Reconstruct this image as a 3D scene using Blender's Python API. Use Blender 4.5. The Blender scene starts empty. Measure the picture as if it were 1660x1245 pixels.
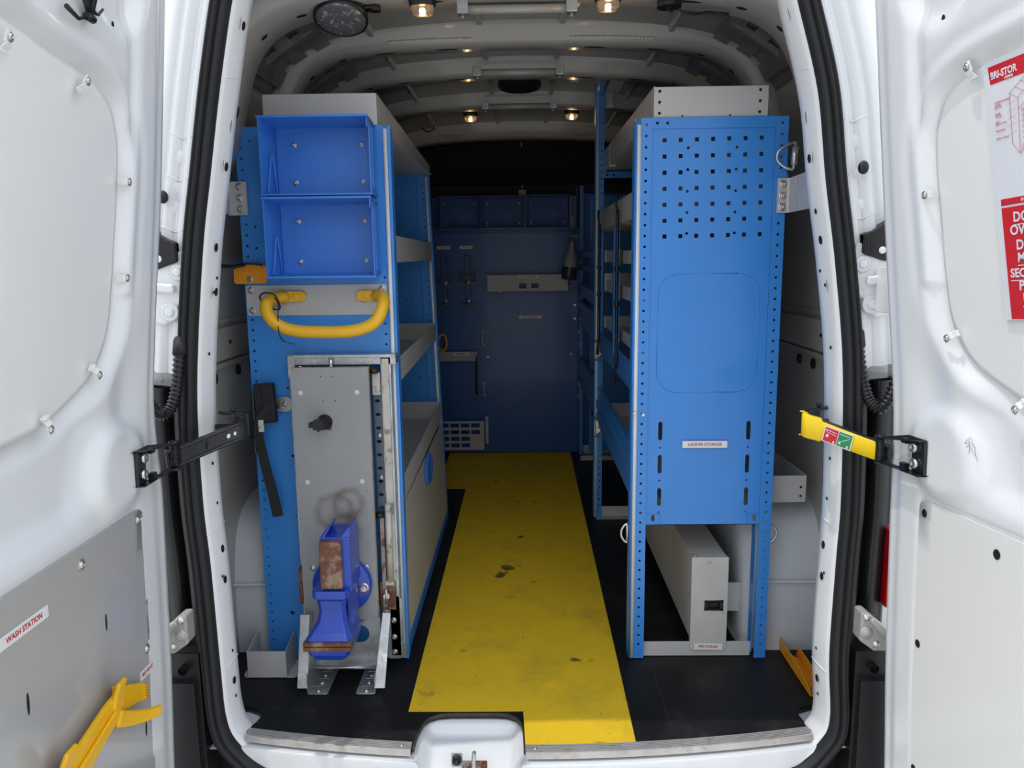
import bpy, bmesh, math, random
from mathutils import Vector, Matrix, noise
random.seed(7)
PI = math.pi
S = bpy.context.scene
COL = S.collection

# ------------------------------------------------------------------ camera
def make_camera():
    pitch, yaw, roll = math.radians(9.4), math.radians(0.92), math.radians(0.7)
    F = Vector((-math.sin(yaw)*math.cos(pitch), math.cos(yaw)*math.cos(pitch), -math.sin(pitch)))
    R0 = F.cross(Vector((0, 0, 1))).normalized(); U0 = R0.cross(F)
    R = R0*math.cos(roll) - U0*math.sin(roll)
    U = R.cross(F)
    cd = bpy.data.cameras.new('camera'); co = bpy.data.objects.new('camera', cd); COL.objects.link(co)
    cd.sensor_fit = 'HORIZONTAL'; cd.sensor_width = 36.0; cd.lens = 1246.0/1660.0*36.0
    cd.clip_start = 0.02; cd.clip_end = 200
    co.matrix_world = Matrix(((R.x, U.x, -F.x, 0), (R.y, U.y, -F.y, -1.94), (R.z, U.z, -F.z, 1.32), (0, 0, 0, 1)))
    S.camera = co
make_camera()

# ------------------------------------------------------------------ light
W = bpy.data.worlds.new('sky'); S.world = W; W.use_nodes = True
nt = W.node_tree; nt.nodes.clear()
wo = nt.nodes.new('ShaderNodeOutputWorld'); bg = nt.nodes.new('ShaderNodeBackground')
tc = nt.nodes.new('ShaderNodeTexCoord'); sp = nt.nodes.new('ShaderNodeSeparateXYZ'); rp = nt.nodes.new('ShaderNodeValToRGB')
nt.links.new(tc.outputs['Generated'], sp.inputs[0]); nt.links.new(sp.outputs['Z'], rp.inputs[0])
e = rp.color_ramp.elements
e[0].position = 0.0; e[0].color = (0.42, 0.43, 0.44, 1)
e[1].position = 0.20; e[1].color = (0.85, 0.88, 0.91, 1)
e2 = e.new(0.50); e2.color = (1.30, 1.36, 1.45, 1)
e3 = e.new(1.0); e3.color = (0.85, 1.02, 1.32, 1)
nt.links.new(rp.outputs[0], bg.inputs[0]); nt.links.new(bg.outputs[0], wo.inputs[0])
bg.inputs[1].default_value = 1.12
sd = bpy.data.lights.new('sun', 'SUN'); so = bpy.data.objects.new('sun', sd); COL.objects.link(so)
sd.energy = 1.25; sd.angle = math.radians(0.6); sd.color = (1.0, 0.96, 0.90)
so.rotation_euler = Vector((-0.36, -0.058, 1.0)).to_track_quat('Z', 'Y').to_euler()
S.view_settings.view_transform = 'Standard'; S.view_settings.look = 'None'
S.view_settings.gamma = 1.0; S.view_settings.use_curve_mapping = False
S.view_settings.exposure = 0.20

# ------------------------------------------------------------------ materials
MATS = {}
def mat(name, col, rough=0.5, metal=0.0, coat=0.0, var=0.0, vscale=6.0, bump=0.0, bscale=60.0, dirt=None, dscale=5.0, dlo=0.62, dhi=0.8, spec=0.5, emis=None, estr=0.0, trans=0.0):
    """procedural principled material; var = tonal wear, dirt = colour of stains"""
    m = bpy.data.materials.new(name); m.use_nodes = True; MATS[name] = m
    n = m.node_tree.nodes; l = m.node_tree.links; b = n['Principled BSDF']
    b.inputs['Roughness'].default_value = rough; b.inputs['Metallic'].default_value = metal
    b.inputs['Coat Weight'].default_value = coat; b.inputs['Coat Roughness'].default_value = 0.08
    b.inputs['Specular IOR Level'].default_value = spec
    b.inputs['Transmission Weight'].default_value = trans
    t = n.new('ShaderNodeTexCoord'); src = None
    rgb = n.new('ShaderNodeRGB'); rgb.outputs[0].default_value = (*col, 1); src = rgb.outputs[0]
    if var > 0:
        nz = n.new('ShaderNodeTexNoise'); nz.inputs['Scale'].default_value = vscale; nz.inputs['Detail'].default_value = 6
        l.new(t.outputs['Object'], nz.inputs['Vector'])
        mr = n.new('ShaderNodeMapRange'); mr.inputs[1].default_value = 0.3; mr.inputs[2].default_value = 0.7
        mr.inputs[3].default_value = 1.0-var; mr.inputs[4].default_value = 1.0+var
        l.new(nz.outputs[0], mr.inputs[0])
        mx = n.new('ShaderNodeVectorMath'); mx.operation = 'SCALE'
        l.new(src, mx.inputs[0]); l.new(mr.outputs[0], mx.inputs['Scale']); src = mx.outputs[0]
    if dirt is not None:
        nz = n.new('ShaderNodeTexNoise'); nz.inputs['Scale'].default_value = dscale; nz.inputs['Detail'].default_value = 9
        nz.inputs['Roughness'].default_value = 0.68
        l.new(t.outputs['Object'], nz.inputs['Vector'])
        mr = n.new('ShaderNodeMapRange'); mr.inputs[1].default_value = dlo; mr.inputs[2].default_value = dhi
        l.new(nz.outputs[0], mr.inputs[0])
        mx = n.new('ShaderNodeMix'); mx.data_type = 'RGBA'
        l.new(mr.outputs[0], mx.inputs[0]); l.new(src, mx.inputs[6]); mx.inputs[7].default_value = (*dirt, 1); src = mx.outputs[2]
    l.new(src, b.inputs['Base Color'])
    if bump > 0:
        nz = n.new('ShaderNodeTexNoise'); nz.inputs['Scale'].default_value = bscale; nz.inputs['Detail'].default_value = 4
        l.new(t.outputs['Object'], nz.inputs['Vector'])
        bp = n.new('ShaderNodeBump'); bp.inputs['Strength'].default_value = bump; bp.inputs['Distance'].default_value = 0.002
        l.new(nz.outputs[0], bp.inputs['Height']); l.new(bp.outputs[0], b.inputs['Normal'])
    if emis:
        b.inputs['Emission Color'].default_value = (*emis, 1); b.inputs['Emission Strength'].default_value = estr
    return m
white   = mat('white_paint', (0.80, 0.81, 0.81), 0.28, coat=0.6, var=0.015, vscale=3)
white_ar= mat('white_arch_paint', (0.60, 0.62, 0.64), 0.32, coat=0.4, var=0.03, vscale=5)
white_in= mat('white_paint_shaded', (0.385, 0.37, 0.34), 0.35, coat=0.4, var=0.04, vscale=5, dirt=(0.35, 0.34, 0.32), dscale=14, dlo=0.68, dhi=0.8)  # white paint darkened: the shade inside the van is put into the colour
board_w = mat('white_board', (0.82, 0.815, 0.79), 0.42, coat=0.15, var=0.015, vscale=4, dirt=(0.55, 0.53, 0.5), dscale=7, dlo=0.70, dhi=0.86)
cream_w = mat('cream_white_panel', (0.80, 0.79, 0.75), 0.38, coat=0.2, var=0.012, vscale=5)
grey_pl = mat('grey_door_panel', (0.42, 0.415, 0.405), 0.22, coat=0.5, var=0.03, vscale=4, dirt=(0.62, 0.6, 0.56), dscale=9, dlo=0.70, dhi=0.76)
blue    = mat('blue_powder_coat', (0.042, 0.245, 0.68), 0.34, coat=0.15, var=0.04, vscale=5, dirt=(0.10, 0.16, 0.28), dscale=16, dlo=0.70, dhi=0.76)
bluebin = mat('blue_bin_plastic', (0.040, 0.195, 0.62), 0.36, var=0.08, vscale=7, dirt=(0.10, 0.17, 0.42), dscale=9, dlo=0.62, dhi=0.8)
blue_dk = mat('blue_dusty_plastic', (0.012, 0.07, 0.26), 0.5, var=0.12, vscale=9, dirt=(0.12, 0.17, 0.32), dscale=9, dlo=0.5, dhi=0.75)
visebl  = mat('vise_blue_enamel', (0.012, 0.055, 0.42), 0.32, coat=0.35, var=0.05, vscale=12, bump=0.25, bscale=90)
grey    = mat('light_grey_powder_coat', (0.50, 0.49, 0.475), 0.42, var=0.04, vscale=6, dirt=(0.30, 0.28, 0.26), dscale=15, dlo=0.69, dhi=0.74)
grey_wr = mat('worn_grey_plate', (0.50, 0.49, 0.46), 0.4, var=0.06, vscale=9, dirt=(0.16, 0.14, 0.12), dscale=22, dlo=0.64, dhi=0.70)
benchgr = None
ply     = mat('ply_edge', (0.50, 0.33, 0.17), 0.7, var=0.25, vscale=25)
plydk   = mat('dirty_ply_edge', (0.045, 0.035, 0.028), 0.7, var=0.3, vscale=40)
galv    = mat('galvanised_steel', (0.46, 0.48, 0.48), 0.36, metal=0.75, var=0.22, vscale=18, dirt=(0.75, 0.74, 0.70), dscale=26, dlo=0.55, dhi=0.7)
worn    = mat('worn_cream_steel', (0.52, 0.49, 0.43), 0.5, metal=0.1, var=0.1, vscale=14, dirt=(0.25, 0.24, 0.22), dscale=16, dlo=0.56, dhi=0.62)
rust    = mat('rusty_steel', (0.16, 0.065, 0.035), 0.65, metal=0.2, var=0.3, vscale=30, dirt=(0.33, 0.24, 0.17), dscale=18, dlo=0.5, dhi=0.62, bump=0.3)
rusty_g = mat('rust_streaked_steel', (0.34, 0.31, 0.28), 0.55, metal=0.4, var=0.2, vscale=20, dirt=(0.20, 0.07, 0.03), dscale=20, dlo=0.48, dhi=0.58)
zinc    = mat('zinc_bolt', (0.62, 0.60, 0.56), 0.3, metal=0.9, var=0.1, vscale=40)
chrome  = mat('bright_wire', (0.65, 0.65, 0.63), 0.25, metal=0.95)
wire_dk = mat('dull_wire', (0.30, 0.29, 0.26), 0.4, metal=0.7)
black   = mat('black_plastic', (0.008, 0.008, 0.009), 0.42, var=0.1, vscale=20)
blackm  = mat('black_painted_metal', (0.012, 0.013, 0.015), 0.33, coat=0.2)
rubber  = mat('black_rubber', (0.012, 0.012, 0.013), 0.62, var=0.12, vscale=10)
webbing = mat('black_webbing', (0.010, 0.010, 0.011), 0.75, bump=0.5, bscale=220)
hole    = mat('dark_hole', (0.004, 0.004, 0.004), 0.9)
floorm  = mat('black_floor_ply', (0.008, 0.008, 0.008), 0.50, spec=0.3, var=0.35, vscale=7, dirt=(0.05, 0.048, 0.045), dscale=6, dlo=0.55, dhi=0.9, bump=0.25, bscale=250)
yellow  = mat('yellow_plastic', (0.80, 0.44, 0.015), 0.42, var=0.05, vscale=12, dirt=(0.50, 0.22, 0.03), dscale=14, dlo=0.6, dhi=0.78)
yellowd = mat('yellow_door_bracket', (0.85, 0.46, 0.005), 0.35, var=0.03, vscale=12)
yellows = mat('yellow_strap_cover', (0.88, 0.60, 0.005), 0.4, var=0.02, vscale=12)
orange  = mat('orange_yellow_paint', (0.78, 0.30, 0.012), 0.42, var=0.06, vscale=10, dirt=(0.35, 0.12, 0.03), dscale=24, dlo=0.62, dhi=0.7)
alu     = mat('aluminium_tread', (0.60, 0.57, 0.53), 0.40, metal=0.45, var=0.12, vscale=20, dirt=(0.42, 0.39, 0.35), dscale=30, dlo=0.55, dhi=0.7)
labelw  = mat('label_white', (0.78, 0.77, 0.74), 0.4, var=0.03, vscale=30)
redink  = mat('red_ink', (0.50, 0.025, 0.04), 0.5)
redpr   = mat('poster_red', (0.62, 0.02, 0.03), 0.35, coat=0.3, var=0.03, vscale=8)
pink    = mat('faded_pink_ink', (0.62, 0.24, 0.28), 0.5)
posterw = mat('poster_white', (0.74, 0.75, 0.78), 0.3, coat=0.4, var=0.02, vscale=8, dirt=(0.76, 0.58, 0.63), dscale=6, dlo=0.56, dhi=0.85)
green   = mat('label_green', (0.02, 0.25, 0.09), 0.5)
ink     = mat('grey_ink', (0.22, 0.24, 0.30), 0.6)
brass   = mat('brass_tag', (0.35, 0.27, 0.14), 0.5, metal=0.4)
bottlem = mat('milky_plastic', (0.32, 0.32, 0.32), 0.4)
amberl  = mat('dark_liquid', (0.045, 0.04, 0.045), 0.3)
trigger = mat('green_trigger', (0.10, 0.16, 0.08), 0.5)
dark_in = mat('dark_cab', (0.04, 0.04, 0.043), 0.8)
skin_in = mat('roof_skin_shaded', (0.19, 0.18, 0.165), 0.22, coat=0.6, var=0.06, vscale=4)  # skin darker than the bows; shade between them is painted into the colour
slidem  = mat('dull_dark_steel', (0.12, 0.14, 0.16), 0.45, metal=0.5, var=0.2, vscale=15)
netm    = mat('net_cord', (0.006, 0.006, 0.007), 0.8)
bulkm   = mat('bulkhead_blue_shaded', (0.010, 0.092, 0.33), 0.36, coat=0.15, var=0.10, vscale=2.2, dirt=(0.05, 0.08, 0.17), dscale=2.6, dlo=0.5, dhi=0.8)  # blue lowered so the colour itself carries the shade of the far end
lens_g  = mat('lamp_lens', (0.85, 0.78, 0.68), 0.12, trans=0.85)
filam   = mat('glowing_bulb', (1, 0.7, 0.35), 0.5, emis=(1.0, 0.56, 0.20), estr=40)
led_gl  = mat('ribbed_lamp_glass', (0.16, 0.16, 0.16), 0.16, metal=0.35, bump=1.0, bscale=90, dirt=(0.75, 0.75, 0.72), dscale=60, dlo=0.55, dhi=0.7)
concrete= mat('concrete_ground', (0.56, 0.545, 0.52), 0.85, var=0.08, vscale=3)
redlens = mat('red_lamp_lens', (0.45, 0.005, 0.01), 0.2, coat=0.5)
tape    = mat('pale_sealer', (0.60, 0.58, 0.50), 0.5)
silver  = mat('silver_insert', (0.74, 0.74, 0.71), 0.4, var=0.05, vscale=15)

def bench_material():
    """grey laminate with brown ring stains and scratches"""
    m = mat('grey_bench_laminate', (0.285, 0.29, 0.295), 0.42, var=0.05, vscale=8, dirt=(0.09, 0.075, 0.06), dscale=30, dlo=0.66, dhi=0.70)
    n = m.node_tree.nodes; l = m.node_tree.links; b = n['Principled BSDF']
    src = b.inputs['Base Color'].links[0].from_socket
    g = n.new('ShaderNodeNewGeometry'); sx = n.new('ShaderNodeSeparateXYZ')
    nz = n.new('ShaderNodeTexNoise'); nz.inputs['Scale'].default_value = 14; nz.inputs['Detail'].default_value = 5
    l.new(g.outputs['Position'], nz.inputs['Vector'])
    for (cx, cz, r, st) in ((-0.590, 0.545, 0.052, 0.75), (-0.545, 0.575, 0.040, 0.9), (-0.565, 0.490, 0.046, 0.5)):
        vd = n.new('ShaderNodeVectorMath'); vd.operation = 'SUBTRACT'; l.new(g.outputs['Position'], vd.inputs[0]); vd.inputs[1].default_value = (cx, 0, cz)
        vm = n.new('ShaderNodeVectorMath'); vm.operation = 'MULTIPLY'; l.new(vd.outputs[0], vm.inputs[0]); vm.inputs[1].default_value = (1, 0, 1)
        ln = n.new('ShaderNodeVectorMath'); ln.operation = 'LENGTH'; l.new(vm.outputs[0], ln.inputs[0])
        a = n.new('ShaderNodeMath'); a.operation = 'MULTIPLY_ADD'; l.new(nz.outputs[0], a.inputs[0]); a.inputs[1].default_value = 0.03; a.inputs[2].default_value = -0.015-r
        s = n.new('ShaderNodeMath'); s.operation = 'ADD'; l.new(ln.outputs['Value'], s.inputs[0]); l.new(a.outputs[0], s.inputs[1])
        ab = n.new('ShaderNodeMath'); ab.operation = 'ABSOLUTE'; l.new(s.outputs[0], ab.inputs[0])
        mr = n.new('ShaderNodeMapRange'); mr.inputs[1].default_value = 0.001; mr.inputs[2].default_value = 0.020; mr.inputs[3].default_value = st*1.15; mr.inputs[4].default_value = 0
        l.new(ab.outputs[0], mr.inputs[0])
        nm = n.new('ShaderNodeMath'); nm.operation = 'MULTIPLY'; l.new(mr.outputs[0], nm.inputs[0])
        n2 = n.new('ShaderNodeTexNoise'); n2.inputs['Scale'].default_value = 35; l.new(g.outputs['Position'], n2.inputs['Vector']); l.new(n2.outputs[0], nm.inputs[1])
        mx = n.new('ShaderNodeMix'); mx.data_type = 'RGBA'; l.new(nm.outputs[0], mx.inputs[0]); l.new(src, mx.inputs[6]); mx.inputs[7].default_value = (0.10, 0.065, 0.03, 1)
        src = mx.outputs[2]
    l.new(src, b.inputs['Base Color'])
    return m
benchgr = bench_material()

def mat_rubber_yellow():
    m = mat('yellow_anti_slip_mat', (0.84, 0.54, 0.010), 0.75, var=0.06, vscale=3, bump=0.8, bscale=420, dirt=(0.33, 0.25, 0.03), dscale=3.2, dlo=0.50, dhi=0.92)
    n = m.node_tree.nodes; l = m.node_tree.links; b = n['Principled BSDF']
    src = b.inputs['Base Color'].links[0].from_socket
    g = n.new('ShaderNodeNewGeometry')
    for (sc, lo, hi, c, k) in ((26, 0.70, 0.76, (0.03, 0.025, 0.02, 1), 0.9), (7.5, 0.655, 0.72, (0.10, 0.08, 0.02, 1), 0.8), (55, 0.70, 0.78, (0.05, 0.04, 0.02, 1), 0.7)):
        nz = n.new('ShaderNodeTexNoise'); nz.inputs['Scale'].default_value = sc; nz.inputs['Detail'].default_value = 6; l.new(g.outputs['Position'], nz.inputs['Vector'])
        mr = n.new('ShaderNodeMapRange'); mr.inputs[1].default_value = lo; mr.inputs[2].default_value = hi; mr.inputs[4].default_value = k
        l.new(nz.outputs[0], mr.inputs[0])
        mx = n.new('ShaderNodeMix'); mx.data_type = 'RGBA'; l.new(mr.outputs[0], mx.inputs[0]); l.new(src, mx.inputs[6]); mx.inputs[7].default_value = c
        src = mx.outputs[2]
    # two scuff marks with a shape of their own
    nz = n.new('ShaderNodeTexNoise'); nz.inputs['Scale'].default_value = 22; nz.inputs['Detail'].default_value = 6; l.new(g.outputs['Position'], nz.inputs['Vector'])
    for (cx, cy, r) in ((-0.085, 1.17, 0.085), (-0.11, 1.10, 0.05), (-0.02, 1.55, 0.04), (0.16, 0.42, 0.035)):
        vd = n.new('ShaderNodeVectorMath'); vd.operation = 'DISTANCE'; l.new(g.outputs['Position'], vd.inputs[0]); vd.inputs[1].default_value = (cx, cy, 0.003)
        mr = n.new('ShaderNodeMapRange'); mr.inputs[1].default_value = r; mr.inputs[2].default_value = 0.0; mr.inputs[3].default_value = 0; mr.inputs[4].default_value = 0.55
        l.new(vd.outputs['Value'], mr.inputs[0])
        ad = n.new('ShaderNodeMath'); ad.operation = 'ADD'; l.new(mr.outputs[0], ad.inputs[0]); l.new(nz.outputs[0], ad.inputs[1])
        m2 = n.new('ShaderNodeMapRange'); m2.inputs[1].default_value = 0.80; m2.inputs[2].default_value = 0.92; m2.inputs[4].default_value = 0.85; l.new(ad.outputs[0], m2.inputs[0])
        mx = n.new('ShaderNodeMix'); mx.data_type = 'RGBA'; l.new(m2.outputs[0], mx.inputs[0]); l.new(src, mx.inputs[6]); mx.inputs[7].default_value = (0.05, 0.035, 0.02, 1)
        src = mx.outputs[2]
    l.new(src, b.inputs['Base Color'])
    return m
matyel = mat_rubber_yellow()

# ------------------------------------------------------------------ mesh helpers
V = Vector
class MB:
    """collects shapes for ONE mesh; faces carry a material slot"""
    def __init__(s): s.v = []; s.f = []; s.m = []; s.sm = []
    def add(s, vs, fs, m=0, smooth=False):
        o = len(s.v); s.v += [V(p) for p in vs]
        for f in fs: s.f.append([i+o for i in f]); s.m.append(m); s.sm.append(smooth)
        return s
    def box(s, x0, x1, y0, y1, z0, z1, m=0):
        x0, x1 = min(x0, x1), max(x0, x1); y0, y1 = min(y0, y1), max(y0, y1); z0, z1 = min(z0, z1), max(z0, z1)
        vs = [(x, y, z) for z in (z0, z1) for y in (y0, y1) for x in (x0, x1)]
        return s.add(vs, [(0,2,3,1),(4,5,7,6),(0,1,5,4),(2,6,7,3),(0,4,6,2),(1,3,7,5)], m)
    def hexa(s, a, b, m=0):
        """two quads a (4 pts) and b (4 pts) joined"""
        return s.add(list(a)+list(b), [(3,2,1,0),(4,5,6,7),(0,1,5,4),(1,2,6,5),(2,3,7,6),(3,0,4,7)], m)
    def prism(s, pts, d, m=0, smooth=False):
        """closed polygon of 3d points extruded by vector d"""
        n = len(pts); d = V(d); p = [V(q) for q in pts]
        s.add(p+[q+d for q in p], [list(range(n))[::-1], list(range(n, 2*n))], m)
        s.add(p+[q+d for q in p], [(i, (i+1) % n, n+(i+1) % n, n+i) for i in range(n)], m, smooth)
        return s
    def cyl(s, a, b, r, n=14, m=0, r2=None, caps=True):
        a = V(a); b = V(b); r2 = r if r2 is None else r2
        t = (b-a).normalized(); u = t.orthogonal().normalized(); w = t.cross(u)
        ra = [a+(u*math.cos(2*PI*i/n)+w*math.sin(2*PI*i/n))*r for i in range(n)]
        rb = [b+(u*math.cos(2*PI*i/n)+w*math.sin(2*PI*i/n))*r2 for i in range(n)]
        s.add(ra+rb, [(i, (i+1) % n, n+(i+1) % n, n+i) for i in range(n)], m, True)
        if caps: s.add(ra+rb, [list(range(n))[::-1], list(range(n, 2*n))], m)
        return s
    def tube(s, path, r, n=10, m=0, closed=False, sx=1.0, up=None):
        P = [V(p) for p in path]; k = len(P); rings = []
        rr = r if isinstance(r, (list, tuple)) else [r]*k
        ref = V(up) if up else None
        prev = None
        for i in range(k):
            if closed: t = (P[(i+1) % k]-P[i-1])
            else: t = (P[min(i+1, k-1)]-P[max(i-1, 0)])
            t.normalize()
            if ref is not None: u = (ref-t*ref.dot(t))
            elif prev is None: u = t.orthogonal()
            else: u = prev-t*prev.dot(t)
            u.normalize(); prev = u; w = t.cross(u)
            rings.append([P[i]+(u*math.cos(2*PI*j/n)+w*math.sin(2*PI*j/n)*sx)*rr[i] for j in range(n)])
        vs = [q for rg in rings for q in rg]; fs = []
        for i in range(k if closed else k-1):
            a = i*n; b = ((i+1) % k)*n
            fs += [(a+j, a+(j+1) % n, b+(j+1) % n, b+j) for j in range(n)]
        s.add(vs, fs, m, True)
        if not closed: s.add(vs, [list(range(n))[::-1], list(range((k-1)*n, k*n))], m)
        return s
    def grid(s, rows, m=0, smooth=True, flip=False, closed=False):
        """rows of equal-length 3d point lists"""
        n = len(rows[0]); vs = [p for r in rows for p in r]; fs = []
        for i in range(len(rows)-1):
            for j in range(n if closed else n-1):
                q = (i*n+j, i*n+(j+1) % n, (i+1)*n+(j+1) % n, (i+1)*n+j)
                fs.append(q[::-1] if flip else q)
        return s.add(vs, fs, m, smooth)
    def disc(s, c, u, w, ru, rw, n=12, m=0):
        c = V(c); u = V(u).normalized(); w = V(w).normalized()
        return s.add([c+u*ru*math.cos(2*PI*i/n)+w*rw*math.sin(2*PI*i/n) for i in range(n)], [list(range(n))], m)
    def lathe(s, c, axis, prof, n=24, m=0):
        """profile [(r, h)] spun about axis through c"""
        c = V(c); a = V(axis).normalized(); u = a.orthogonal().normalized(); w = a.cross(u)
        rows = [[c+a*h+(u*math.cos(2*PI*j/n)+w*math.sin(2*PI*j/n))*r for j in range(n)] for r, h in prof]
        return s.grid(rows, m, True, closed=True)

def smooth_path(P, n=8, closed=False):
    P = [V(p) for p in P]; out = []; k = len(P)
    rng = range(k) if closed else range(k-1)
    for i in rng:
        if closed: a, b, c, d = P[i-1], P[i], P[(i+1) % k], P[(i+2) % k]
        else: a, b, c, d = P[max(i-1, 0)], P[i], P[i+1], P[min(i+2, k-1)]
        for j in range(n):
            t = j/n
            out.append(0.5*((2*b)+(c-a)*t+(2*a-5*b+4*c-d)*t*t+(3*b-a-3*c+d)*t**3))
    if not closed: out.append(P[-1])
    return out

LOC = {}
def wloc(o):
    return LOC.get(o.name, V((0, 0, 0))) if o else V((0, 0, 0))
def link(o, parent, at):
    COL.objects.link(o); o.parent = parent; o.location = V(at)-wloc(parent); LOC[o.name] = V(at)
def thing(name, label, cat, at, group=None):
    o = bpy.data.objects.new(name, None); o.empty_display_size = 0.05
    link(o, None, at); o['label'] = label; o['category'] = cat
    if group: o['group'] = group
    return o
def obj(name, mb, mats, parent=None, bevel=0.0, seg=2, solid=0.0, soff=-1, label=None, at=None, me=None):
    if not isinstance(mats, (list, tuple)): mats = [mats]
    if me is None:
        me = bpy.data.meshes.new(name)
        me.from_pydata([tuple(p) for p in mb.v], [], mb.f)
        for i, p in enumerate(me.polygons): p.material_index = mb.m[i]; p.use_smooth = mb.sm[i]
    co = [v.co.copy() for v in me.vertices]
    if at is None:
        if parent is None:
            xs = [c.x for c in co]; ys = [c.y for c in co]; zs = [c.z for c in co]
            at = V(((min(xs)+max(xs))/2, (min(ys)+max(ys))/2, min(zs)))
        else: at = wloc(parent)
    at = V(at)
    for v in me.vertices: v.co = v.co-at
    for m in mats: me.materials.append(m)
    me.update()
    bm = bmesh.new(); bm.from_mesh(me); bmesh.ops.remove_doubles(bm, verts=bm.verts, dist=1e-5)
    bmesh.ops.recalc_face_normals(bm, faces=bm.faces); bm.to_mesh(me); bm.free()
    o = bpy.data.objects.new(name, me); link(o, parent, at)
    if solid:
        md = o.modifiers.new('solid', 'SOLIDIFY'); md.thickness = solid; md.offset = soff
    if bevel:
        md = o.modifiers.new('bevel', 'BEVEL'); md.width = bevel; md.segments = seg; md.limit_method = 'ANGLE'; md.angle_limit = math.radians(40)
    if label: o['label'] = label
    return o
def tag(o, label, cat, group=None):
    o['label'] = label; o['category'] = cat
    if group: o['group'] = group
    return o
def struct(name, mb, mats, **k):
    o = obj(name, mb, mats, **k); o['kind'] = 'structure'; return o

def frame(o, u, v, n):
    u, v, n, o = V(u), V(v), V(n), V(o)
    return Matrix(((u.x, v.x, n.x, o.x), (u.y, v.y, n.y, o.y), (u.z, v.z, n.z, o.z), (0, 0, 0, 1)))
def XZ(y): return frame((0, y, 0), (1, 0, 0), (0, 0, 1), (0, -1, 0))      # 2d = (x, z), facing the camera
def YZ(x): return frame((x, 0, 0), (0, 1, 0), (0, 0, 1), (1, 0, 0))       # 2d = (y, z), facing +x
def XY(z): return frame((0, 0, z), (1, 0, 0), (0, 1, 0), (0, 0, 1))
def circ(x, y, r, n=10): return [(x+r*math.cos(2*PI*i/n+0.3), y+r*math.sin(2*PI*i/n+0.3)) for i in range(n)]
def rect(x0, y0, x1, y1): return [(x0, y0), (x1, y0), (x1, y1), (x0, y1)]
def rrect(x0, y0, x1, y1, r, n=5):
    out = []
    for cx, cy, a in ((x1-r, y0+r, -PI/2), (x1-r, y1-r, 0), (x0+r, y1-r, PI/2), (x0+r, y0+r, PI)):
        out += [(cx+r*math.cos(a+PI/2*i/n), cy+r*math.sin(a+PI/2*i/n)) for i in range(n+1)]
    return out
def plate_mesh(outline, holes, t, M):
    """sheet with real holes: front face at n=0, thickness t behind"""
    cu = bpy.data.curves.new('t', 'CURVE'); cu.dimensions = '2D'; cu.fill_mode = 'BOTH'; cu.extrude = t/2
    for pl in [outline]+list(holes):
        s = cu.splines.new('POLY'); s.points.add(len(pl)-1)
        for i, p in enumerate(pl): s.points[i].co = (p[0], p[1], 0, 1)
        s.use_cyclic_u = True
    ob = bpy.data.objects.new('t', cu); COL.objects.link(ob)
    bpy.context.view_layer.update()
    me = bpy.data.meshes.new_from_object(ob.evaluated_get(bpy.context.evaluated_depsgraph_get()))
    bpy.data.objects.remove(ob); bpy.data.curves.remove(cu)
    me.materials.clear()
    me.transform(M @ Matrix.Translation((0, 0, -t/2)))
    return me
def plate(name, outline, holes, t, M, m, parent=None, **k):
    return obj(name, None, m, parent, me=plate_mesh(outline, holes, t, M), **k)
def text_mesh(body, size, M, align='CENTER', depth=0.0, bold=0.0, xs=1.0, sp=1.0):
    cu = bpy.data.curves.new('t', 'FONT'); cu.body = body; cu.size = size; cu.align_x = align; cu.align_y = 'CENTER'
    cu.extrude = depth; cu.offset = bold; cu.space_character = sp; cu.resolution_u = 3; cu.space_line = 0.85
    ob = bpy.data.objects.new('t', cu); COL.objects.link(ob)
    bpy.context.view_layer.update()
    me = bpy.data.meshes.new_from_object(ob.evaluated_get(bpy.context.evaluated_depsgraph_get()))
    bpy.data.objects.remove(ob); bpy.data.curves.remove(cu)
    me.materials.clear()
    me.transform(M @ Matrix.Diagonal((xs, 1, 1, 1)))
    return me
def label_sticker(name, M, w, h, body, size, label, cat='label', group=None, parent=None, r=0.002, xs=1.0, bold=0.0004, ink_m=None, align_up=0):
    """white sticker with red lettering lying on a surface"""
    t = plate(name, rrect(-w/2, -h/2, w/2, h/2, min(r, h*0.3)), [], 0.0006, M @ Matrix.Translation((0, 0, 0.0012)), labelw, parent)
    if label: tag(t, label, cat, group)
    obj('lettering', None, ink_m or redink, t, me=text_mesh(body, size, M @ Matrix.Translation((0, -size*0.02, 0.0016)), xs=xs, bold=bold))
    return t
def screw(parent, p, n=(0, -1, 0), r=0.008, name='screw', m=None, wash=True):
    p = V(p); n = V(n).normalized(); b = MB()
    if wash: b.lathe(p, n, [(0.0, 0.0), (r*1.25, 0.0), (r*1.25, r*0.16), (r*0.9, r*0.2)], 16)
    b.lathe(p, n, [(r*0.9, 0.0), (r*0.85, r*0.35), (r*0.55, r*0.6), (r*0.30, r*0.62), (r*0.28, r*0.3), (0.0, r*0.3)], 16)
    return obj(name, b, m or zinc, parent)
def hexbolt(parent, p, n, r=0.009, name='bolt', m=None):
    p = V(p); n = V(n).normalized(); b = MB()
    b.lathe(p, n, [(0, 0), (r*1.5, 0), (r*1.5, r*0.2), (r, r*0.25)], 18)
    b.cyl(p+n*r*0.2, p+n*r*0.9, r, 6)
    b.cyl(p+n*r*0.9, p+n*r*1.2, r*0.55, 10)
    return obj(name, b, m or zinc, parent)

def sst(a, b_, x):
    t = max(0.0, min(1.0, (x-a)/(b_-a))); return t*t*(3-2*t)

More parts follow.
